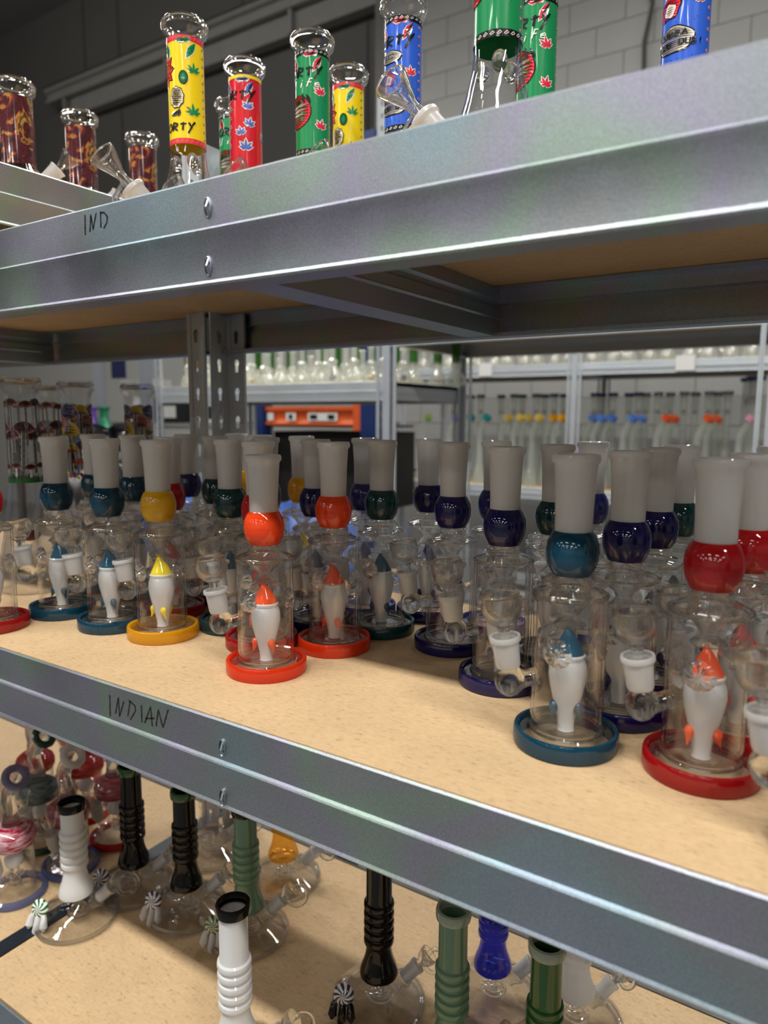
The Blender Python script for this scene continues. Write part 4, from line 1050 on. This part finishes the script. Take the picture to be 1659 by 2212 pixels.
# ------------------------------------------------------------------ racks further back
def rack(label, x0, x1, yf, yb, levels, postz=2.2, mats=None):
    u = empty('shelving_unit', (0, 0, 0)); tag(u, label, 'shelving')
    m = mats or MAT['metal2']
    for zt in levels:
        beam(u, x0, x1, yf, zt, mat=m); beam(u, x0, x1, yb, zt, d=-1, mat=m)
        side_beam(u, x0 + .004, yf + .01, yb - .01, zt - .0005, d=1, mat=m); side_beam(u, x1 - .004, yf + .01, yb - .01, zt - .0005, d=-1, mat=m)
    for xx, yy, sx, sy in ((x0, yf - .002, 1, 1), (x1, yf - .002, -1, 1), (x0, yb, 1, -1), (x1, yb, -1, -1)):
        post(u, far_me, xx, yy, FLOOR, sx, sy)
    return u
def shelf(x0, x1, yf, yb, zt, lab):
    tag(MB().box(x0 + .004, x1 - .004, yf + .006, yb - .006, zt - .016, zt - .002).ob('shelf_board', MAT['board'], None, 0), lab, 'shelf board')
rack('galvanised shelving unit across the next aisle, behind the right half of the small pipes', -1.375, -.166, 2.15, 2.75, (.315, -.72), mats=MAT['metal2'])
rack('galvanised shelving unit in the next aisle carrying clear glass on its eye-level shelf', -2.60, -1.379, 2.15, 2.75, (.126, -.62), mats=MAT['metal2'])
shelf(-1.375, -.166, 2.15, 2.75, .315, 'dark-sided shelf board overhead in the next aisle at right')
shelf(-2.60, -1.379, 2.15, 2.75, .126, 'shelf board under the clear glass with green tubes in the next aisle')
rack('far shelving unit along the block wall, left bay with a white price label', -2.62, -1.395, 4.27, 4.9, (.325, -.44, -1.0))
rack('far shelving unit along the block wall, right bay with a white price label', -1.390, -.16, 4.27, 4.9, (.325, -.44, -1.0))
for xa, xb, w_ in ((-2.62, -1.395, 'left'), (-1.39, -.16, 'right')):
    shelf(xa, xb, 4.27, 4.9, .325, 'upper shelf board of the far %s bay under bright glass' % w_)
    shelf(xa, xb, 4.27, 4.9, -.44, 'lower shelf board of the far %s bay under coloured-tip pipes' % w_)
for x, w_, lab in ((-1.975, .09, 'small white price card on the far left bay beam'), (-.77, .10, 'small white price card on the far right bay beam')):
    tag(MB().box(x - w_ / 2, x + w_ / 2, 4.262, 4.266, .262, .345).ob('price_card', plain('card_white', (.75, .76, .75), .5), None, 0), lab, 'card')

GF = MAT['glass_far']
def far_tubes(colr, h=.40, bent=False, w=.018):
    root = empty('far_water_pipe', (0, 0, 0))
    MB().lathe([(.0001, .001), (.040, .001), (.042, .01), (.038, .05), (.028, .10), (w, .14), (w, h * .62)], 20).ob('flask', GF, root)
    if bent:
        P = [(0, 0, h * .6), (0, 0, h * .72), (.010, 0, h * .80), (.045, 0, h * .92), (.060, 0, h * .97)]
        MB().tube(P, w, 14, caps=False).ob('bent_neck', GF, root)
        MB().tube([(.050, 0, h * .94), (.066, 0, h * .99)], w * 1.7, 14).ob('colour_tip', colr, root)
    else:
        MB().lathe([(w, h * .6), (w, h)], 16).ob('tube', GF, root)
        MB().lathe([(w * .9, h - .022), (w * 1.35, h - .022), (w * 1.35, h), (w * .9, h)], 18, loop=True).ob('mouth_ring', colr, root)
        MB().ball((0, 0, h * .80), w * .62, seg=10, rings=6).ob('gold_seal', MAT['seal'], root)
    return root
MAT['seal'] = plain('seal_gold', (.16, .12, .05), .4)
def tip(n, c): return milky('tip_' + n, c, trans=.3)
TIP = dict(violet=tip('violet', (.22, .18, .55)), sea=tip('sea', (.01, .30, .30)), lemon=tip('lemon', (.75, .55, .12)), amber=tip('amber', (.85, .42, .01)), sky=tip('sky', (.10, .25, .72)),
           orange=tip('orange', (.80, .11, .02)), pink=tip('pink', (.75, .35, .5)), lime=tip('lime', (.35, .55, .15)), brown=tip('brown', (.14, .05, .02)), dgreen=tip('dgreen', (.02, .14, .03)),
           navy=tip('navy2', (.015, .02, .22)), clear=tip('lilac', (.35, .33, .42)), royal=tip('royal', (.01, .04, .35)))
DW = {'violet': 'violet', 'sea': 'sea-green', 'lemon': 'pale yellow', 'amber': 'amber', 'sky': 'sky blue', 'orange': 'orange', 'pink': 'pink', 'lime': 'lime', 'brown': 'brown', 'dgreen': 'dark green', 'navy': 'navy', 'clear': 'lilac', 'royal': 'royal blue'}
KX = lambda px, Y: Y * ((.84030979 * (px - 829.5) - .07593055 * 206 - .53676253 * 1534) / (.54208644 * (px - 829.5) + .10917544 * 206 + .83320046 * 1534))
fp = {}
# bent necks: image columns of the tips, converted once to shelf positions
for px, c in ((925, 'lime'), (985, 'violet'), (1018, 'sea'), (1052, 'sea'), (1098, 'lemon'), (1125, 'lemon'), (1143, 'lemon'), (1166, 'lemon'), (1196, 'amber'), (1214, 'amber'), (1282, 'sky'), (1300, 'sky'),
              (1322, 'sky'), (1366, 'sky'), (1386, 'sky'), (1440, 'orange'), (1456, 'orange'), (1530, 'orange'), (1548, 'orange'), (1622, 'pink')):
    key = ('b', c)
    o = copy_tree(fp[key]) if key in fp else far_tubes(TIP[c], .455, True, .018)
    fp.setdefault(key, o); bi = globals().get('bi', 0) + 1; Y = 4.36 + .10 * (bi % 2); o.location = (KX(px, Y) - .05, Y, -.4415); o.rotation_euler = (0, 0, -.25)
    tag(o, 'clear bent-neck pipe with %s tip on the far shelf' % DW[c], 'water pipe', 'far bent-neck pipes with %s tips' % DW[c])
for px, c in ((978, 'brown'), (998, 'brown'), (1017, 'brown'), (1038, 'brown'), (1082, 'dgreen'), (1110, 'dgreen'), (1128, 'dgreen'), (1158, 'dgreen'), (1176, 'dgreen'), (1196, 'navy'), (1217, 'navy'), (1284, 'navy'),
              (1298, 'navy'), (1323, 'navy'), (1357, 'navy'), (1378, 'navy'), (1394, 'clear'), (1420, 'clear'), (1446, 'clear'), (1476, 'clear'), (1500, 'clear'), (1530, 'clear'), (1548, 'clear'), (1570, 'clear')):
    key = ('s', c)
    o = copy_tree(fp[key]) if key in fp else far_tubes(TIP[c], .60, False, .022)
    fp.setdefault(key, o); si = globals().get('si', 0) + 1; Y = 4.64 + .10 * (si % 2); o.location = (KX(px, Y), Y, -.4415)
    tag(o, 'clear straight pipe with %s mouth ring in the far back row' % DW[c], 'water pipe', 'far straight pipes with %s rings' % DW[c])
for i, px in enumerate((1612, 1630)):
    o = far_tubes(TIP['royal'], .68, False, .040); o.location = (KX(px, 4.7) - .02 * 0, 4.78 - .14 * i, -.4415)
    tag(o, ('wide far pipe with royal blue top near the right edge', 'second wide far pipe with royal blue top, nearest the right post')[i], 'water pipe', 'wide blue-topped far pipes')
# bright glass crowd on the upper far shelves and the eye-level shelf
def bubbler(h, colr=None):
    root = empty('clear_bubbler', (0, 0, 0))
    MB().lathe([(.0001, .001), (.034, .002), (.038, .02), (.030, .045), (.016, .06), (.013, .07), (.020, .082), (.020, .09), (.011, .10), (.011, h)], 18).ob('flask', GF, root)
    MB().torus(.012, .003, Matrix.Translation((0, 0, h)), 16, 6).ob('mouth_rim', GF, root)
    MB().ball((.0, 0, .028), .014, seg=12, rings=8).ob('inner_bulb', colr or GF, root)
    MB().tube([(.028, 0, .03), (.045, 0, .05), (.05, 0, .08)], .007, 10, caps=False).ob('side_arm', GF, root)
    return root
b0 = bubbler(.17); b1 = bubbler(.15, TIP['navy']); b2 = bubbler(.16, TIP['lemon'])
k = 0
for yy, n, off in ((2.24, 12, 0), (2.36, 12, .045)):
    for i in range(n):
        src = (b0, b0, b1, b0, b2, b0, b0)[k % 7]
        o = src if k in (0, 2, 4) else copy_tree(src)
        o.location = (-2.46 + .088 * i + off, yy + random.uniform(-.02, .02), .124); o.rotation_euler = (0, 0, random.uniform(0, 6.28)); o.scale = (1, 1, random.uniform(.75, 1.05))
        tag(o, 'small clear glass bubbler crowded on the eye-level shelf across the aisle', 'bubbler', 'small bubblers on the eye-level shelf'); k += 1
gt = None
for i in range(13):
    if gt is None:
        gt = empty('green_water_pipe', (0, 0, 0)); gg = milky('green_tube_glass', (.06, .24, .03), trans=.5, clear=.3)
        MB().lathe([(.0001, .001), (.04, .001), (.042, .02), (.02, .06), (.018, .10)], 18).ob('flask', GF, gt)
        MB().lathe([(.018, .09), (.018, .30), (.024, .305), (.024, .315), (.017, .315)], 16).ob('green_tube', gg, gt); o = gt
    else: o = copy_tree(gt)
    o.location = (-2.50 + .098 * i, 2.58 + .03 * (i % 2), .124)
    tag(o, 'tall pipe with a leaf-green tube behind the small clear bubblers', 'water pipe', 'green tube pipes behind the bubblers')
for xa, xb in ((-2.5, -1.46), (-1.32, -.24)):
    n = 11
    for i in range(n):
        o = copy_tree((b0, b0, b1)[i % 3] if False else b0); o.location = (xa + (xb - xa) * i / (n - 1), 4.38 + .05 * (i % 2), .323); o.scale = (1.25, 1.25, 1.2); o.rotation_euler = (0, 0, i * 1.3)
        tag(o, 'clear glass bubbler on the bright upper shelf of the far wall rack', 'bubbler', 'bubblers on the far upper shelf')

# ------------------------------------------------------------------ clutter seen on the left between the shelves
# orange pallet-rack beam with white labels
pr_ = empty('pallet_rack', (0, 0, 0)); tag(pr_, 'orange and blue pallet rack with white labels on its beam', 'rack')
om = plain('orange_enamel', (.62, .10, .02), .45, vary=.1); bm2 = plain('blue_enamel', (.008, .025, .12), .4)
MB().sweep([(3.55, .062), (3.60, .062), (3.60, -.055), (3.55, -.055), (3.55, -.045), (3.57, -.02), (3.57, .02), (3.55, .04)], -3.22, -2.47, closed=True).ob('beam', om, pr_, 20)
MB().box(-2.50, -2.44, 3.53, 3.56, -.085, .075).ob('beam_bracket', om, pr_, 0)
MB().box(-2.44, -2.34, 3.52, 3.60, FLOOR, 1.6).ob('upright', bm2, pr_, 0)
MB().box(-3.28, -3.22, 3.52, 3.60, FLOOR, .09).ob('upright', bm2, pr_, 0)
wl = plain('label_paper', (.70, .70, .68), .6)
for xa, xb in ((-3.04, -2.96), (-2.86, -2.63), (-3.20, -3.15)):
    MB().box(xa, xb, 3.545, 3.5495, -.028, .022).ob('label', wl, pr_, 0)
for xa, xb in ((-3.015, -2.985), (-2.84, -2.785), (-2.70, -2.65)):
    MB().box(xa, xb, 3.541, 3.5445, -.016, .012).ob('barcode_patch', INK['black'], pr_, 0)
MB().box(-3.28, -2.44, 3.62, 4.15, -.07, -.055).ob('deck', plain('dark_deck', (.02, .018, .015), .8), pr_, 0)
tag(MB().box(-3.28, -2.46, 3.70, 4.2, -.60, -.10).ob('carton', plain('dark_carton', (.012, .010, .010), .9), None, 0), 'black carton under the orange beam', 'box')
# wire shelf with office things
ws = empty('wire_rack', (0, 0, 0)); tag(ws, 'grey wire rack with boxes and a till behind the twin posts', 'rack')
wm = plain('chrome_wire', (.22, .22, .23), .35, metal=.8)
for zz in (-.05, -.6):
    for yy in (3.25, 3.75):
        MB().tube([(-4.5, yy, zz), (-3.35, yy, zz)], .006, 6).ob('rail', wm, ws); MB().tube([(-4.5, yy, zz - .03), (-3.35, yy, zz - .03)], .005, 6).ob('rail', wm, ws)
    m = MB()
    for i in range(40): m.box(-4.5 + i * .0295, -4.494 + i * .0295, 3.25, 3.75, zz - .003, zz + .003)
    tag(m.ob('wire_deck', wm, ws, 0), kind='stuff')
for xx in (-4.5, -3.35):
    for yy in (3.25, 3.75): MB().tube([(xx, yy, FLOOR), (xx, yy, .9)], .013, 8).ob('pole', wm, ws)
wb = empty('display_box', (-3.50, 3.45, -.044)); tag(wb, 'white box with two dark printed panels on the wire rack', 'box')
MB().box(-.13, .13, -.1, .1, 0, .125).ob('carton', plain('box_white', (.62, .62, .62), .5), wb, 0)
for xa in (-.055, .045): MB().box(xa, xa + .075, -.103, -.1005, .025, .110).ob('printed_panel', plain('panel_dark', (.03, .032, .035), .5), wb, 0)
for k in range(5):
    MB().box(.052, .100, -.1055, -.1035, .040 + .012 * k, .044 + .012 * k).ob('text_line', wl, wb, 0)
till = empty('label_printer', (-4.02, 3.45, -.044)); tag(till, 'black and white till printer on the wire rack', 'printer')
MB().box(-.12, .26, -.15, .15, 0, .17).ob('housing', plain('till_black', (.015, .015, .017), .4), till, 0)
MB().box(-.36, -.10, -.14, .10, .225, .300).ob('screen', plain('till_grey', (.55, .56, .56), .4), till, 0)
MB().box(-.22, -.18, -.03, .01, .10, .23).ob('screen_stand', plain('till_grey2', (.50, .51, .51), .4), till, 0)
MB().box(.10, .22, -.156, -.150, .03, .11).ob('label_patch', wl, till, 0)
pap = MB()
pap.box(-.06, .05, -.08, -.075, 0, .17, Matrix.Rotation(.2, 4, 'Y')); pap.box(-.02, .10, -.05, -.045, 0, .15, Matrix.Rotation(-.15, 4, 'Y')); pap.box(-.10, -.01, -.10, -.095, 0, .11)
po = pap.ob('crumpled_papers', plain('paper', (.70, .72, .75), .6), None, 0); po.location = (-4.20, 3.38, -.044); tag(po, 'white papers standing on the wire rack beside the till', 'papers')
for (x0, x1, y0, z0, z1, cc, lab) in ((-3.98, -3.74, 3.55, .13, .42, (.14, .08, .035), 'brown cardboard box stacked behind the till'), (-3.74, -3.35, 3.50, .13, .44, (.012, .014, .018), 'black box with fine white print behind the twin posts'),
                                     (-4.52, -4.30, 3.30, -.045, .25, (.010, .010, .011), 'black vase-like flask standing at the left end of the wire rack')):
    if 'vase' in lab:
        o = MB().lathe([(.0001, 0), (.085, 0), (.09, .02), (.06, .06), (.035, .10), (.03, .16), (.045, .19), (.028, .22), (.028, .29), (.05, .31)], 20).ob('black_vase', plain('black_gloss', cc, .15), None); o.location = (-4.48, 3.62, z0)
        tag(o, lab, 'vase')
    else:
        o = MB().box(x0, x1, y0, y0 + .2, z0, z1).ob('carton', plain('carton_' + str(int(z1 * 100)), cc, .6, vary=.1), None, 0); tag(o, lab, 'box')
MB().box(-4.0, -3.35, 3.45, 3.80, .115, .13).ob('upper_deck', wm, ws, 0)
# grey wall studs / light posts at far left
for px, lab in ((210, 'slim grey steel upright behind the leftmost painted mushroom pipes'), (312, 'slim grey steel upright right of the blue one in the background')):
    x = KX(px, 3.0); o = MB().box(x - .035, x + .035, 3.0, 3.05, FLOOR, .9).ob('upright', plain('upright_grey', (.22, .24, .27), .5), None, 0); tag(o, lab, 'upright')
x = KX(266, 3.1); hs = MB().box(x - .05, x + .05, 3.06, 3.10, .245, .93).ob('hanging_sign', plain('navy_panel', (.008, .012, .06), .5), None, 0); tag(hs, 'dark navy strip hanging between the two slim grey uprights', 'panel')
MB().box(KX(210, 3.0) - .04, KX(312, 3.0) + .04, 3.0, 3.06, .90, .93).ob('hanging_rail', plain('rail_grey', (.22, .24, .27), .5), hs, 0)
# coloured vases on a cart
ct = empty('table', (0, 0, 0)); tag(ct, 'dark table in the far aisle carrying bright coloured vases', 'table')
MB().box(-4.75, -3.72, 2.70, 3.0, -.165, -.135).ob('table_top', plain('table_dark', (.03, .03, .03), .5), ct, 0)
for a in (-4.72, -3.76):
    for b in (2.73, 2.96): MB().box(a - .02, a + .02, b - .02, b + .02, FLOOR, -.165).ob('leg', plain('table_leg', (.03, .03, .03), .5), ct, 0)
vm = {}
for px, c, s in ((172, (.01, .16, .06), 1), (186, (.75, .33, .02), 1), (202, (.20, .07, .48), 1), (222, (.01, .20, .10), 1), (228, (.01, .24, .12), 1.0), (190, (.15, .08, .3), .62), (196, (.05, .25, .06), .5), (180, (.75, .1, .04), .42)):
    key = c
    m = MB().lathe([(.0001, 0), (.062, 0), (.068, .02), (.050, .06), (.024, .095), (.020, .13), (.020, .165), (.034, .178), (.034, .190), (.020, .190)], 22).ob('silicone_vase', milky('silicone', c, trans=.2, rough=.3), None)
    Y = 2.86 if s == 1 else 2.76; m.location = (KX(px, Y) , Y, -.135); m.scale = (s * .9, s * .9, s)
    nm = {(.01, .16, .06): 'dark green', (.75, .33, .02): 'orange', (.20, .07, .48): 'purple', (.01, .20, .10): 'deep green', (.01, .24, .12): 'emerald', (.15, .08, .3): 'small violet', (.05, .25, .06): 'small leaf green', (.75, .1, .04): 'small red-orange'}[c]
    tag(m, nm + ' flared vase on the dark table in the far aisle', 'vase', 'coloured vases in the far aisle')
# bags on a bench right behind the shelves
bn = empty('bench', (0, 0, 0)); tag(bn, 'dark bench behind the shelves carrying black and blue bags', 'bench')
MB().box(-2.4, -.75, 1.12, 1.72, -.43, -.40).ob('bench_top', plain('bench_top', (.05, .05, .05), .5), bn, 0)
for a in (-2.3, -.85):
    for b in (1.17, 1.67): MB().box(a - .02, a + .02, b - .02, b + .02, FLOOR, -.43).ob('leg', plain('bench_leg', (.05, .05, .05), .5), bn, 0)
def bag(label, mat, cx, cy, rx, ry, rz, seed, name):
    rnd = random.Random(seed); ph = [rnd.uniform(0, 6.28) for _ in range(8)]
    vs = []; fs = []; A, B = 48, 22
    for j in range(B + 1):
        v = PI / 2 * j / B
        for i in range(A):
            u = 2 * PI * i / A
            w = 1 + .07 * math.sin(5 * u + ph[0] + 3 * v) + .05 * math.sin(9 * u + ph[1] - 5 * v) + .04 * math.sin(14 * u + 7 * v + ph[2])
            vs.append((cx + rx * w * math.cos(u) * math.cos(v) ** .7, cy + ry * w * math.sin(u) * math.cos(v) ** .7, -.40 + rz * w * math.sin(v)))
    for j in range(B):
        for i in range(A): fs.append((j * A + i, j * A + (i + 1) % A, (j + 1) * A + (i + 1) % A, (j + 1) * A + i))
    o = MB().add(vs, fs).ob(name, mat, None, 60); tag(o, label, 'bag')
bag('black glossy plastic bag on the bench behind the painted pipes', plain('black_plastic', (.008, .008, .01), .22), -1.90, 1.40, .24, .20, .33, 1, 'plastic_bag')
bag('blue bag on the bench, left of the twin posts', plain('blue_fabric', (.06, .13, .42), .5), -1.48, 1.32, .17, .15, .22, 2, 'blue_bag')
bag('blue bag on the bench, behind the short orange pipe', plain('blue_fabric2', (.07, .14, .42), .5), -1.12, 1.34, .17, .15, .17, 3, 'blue_bag')
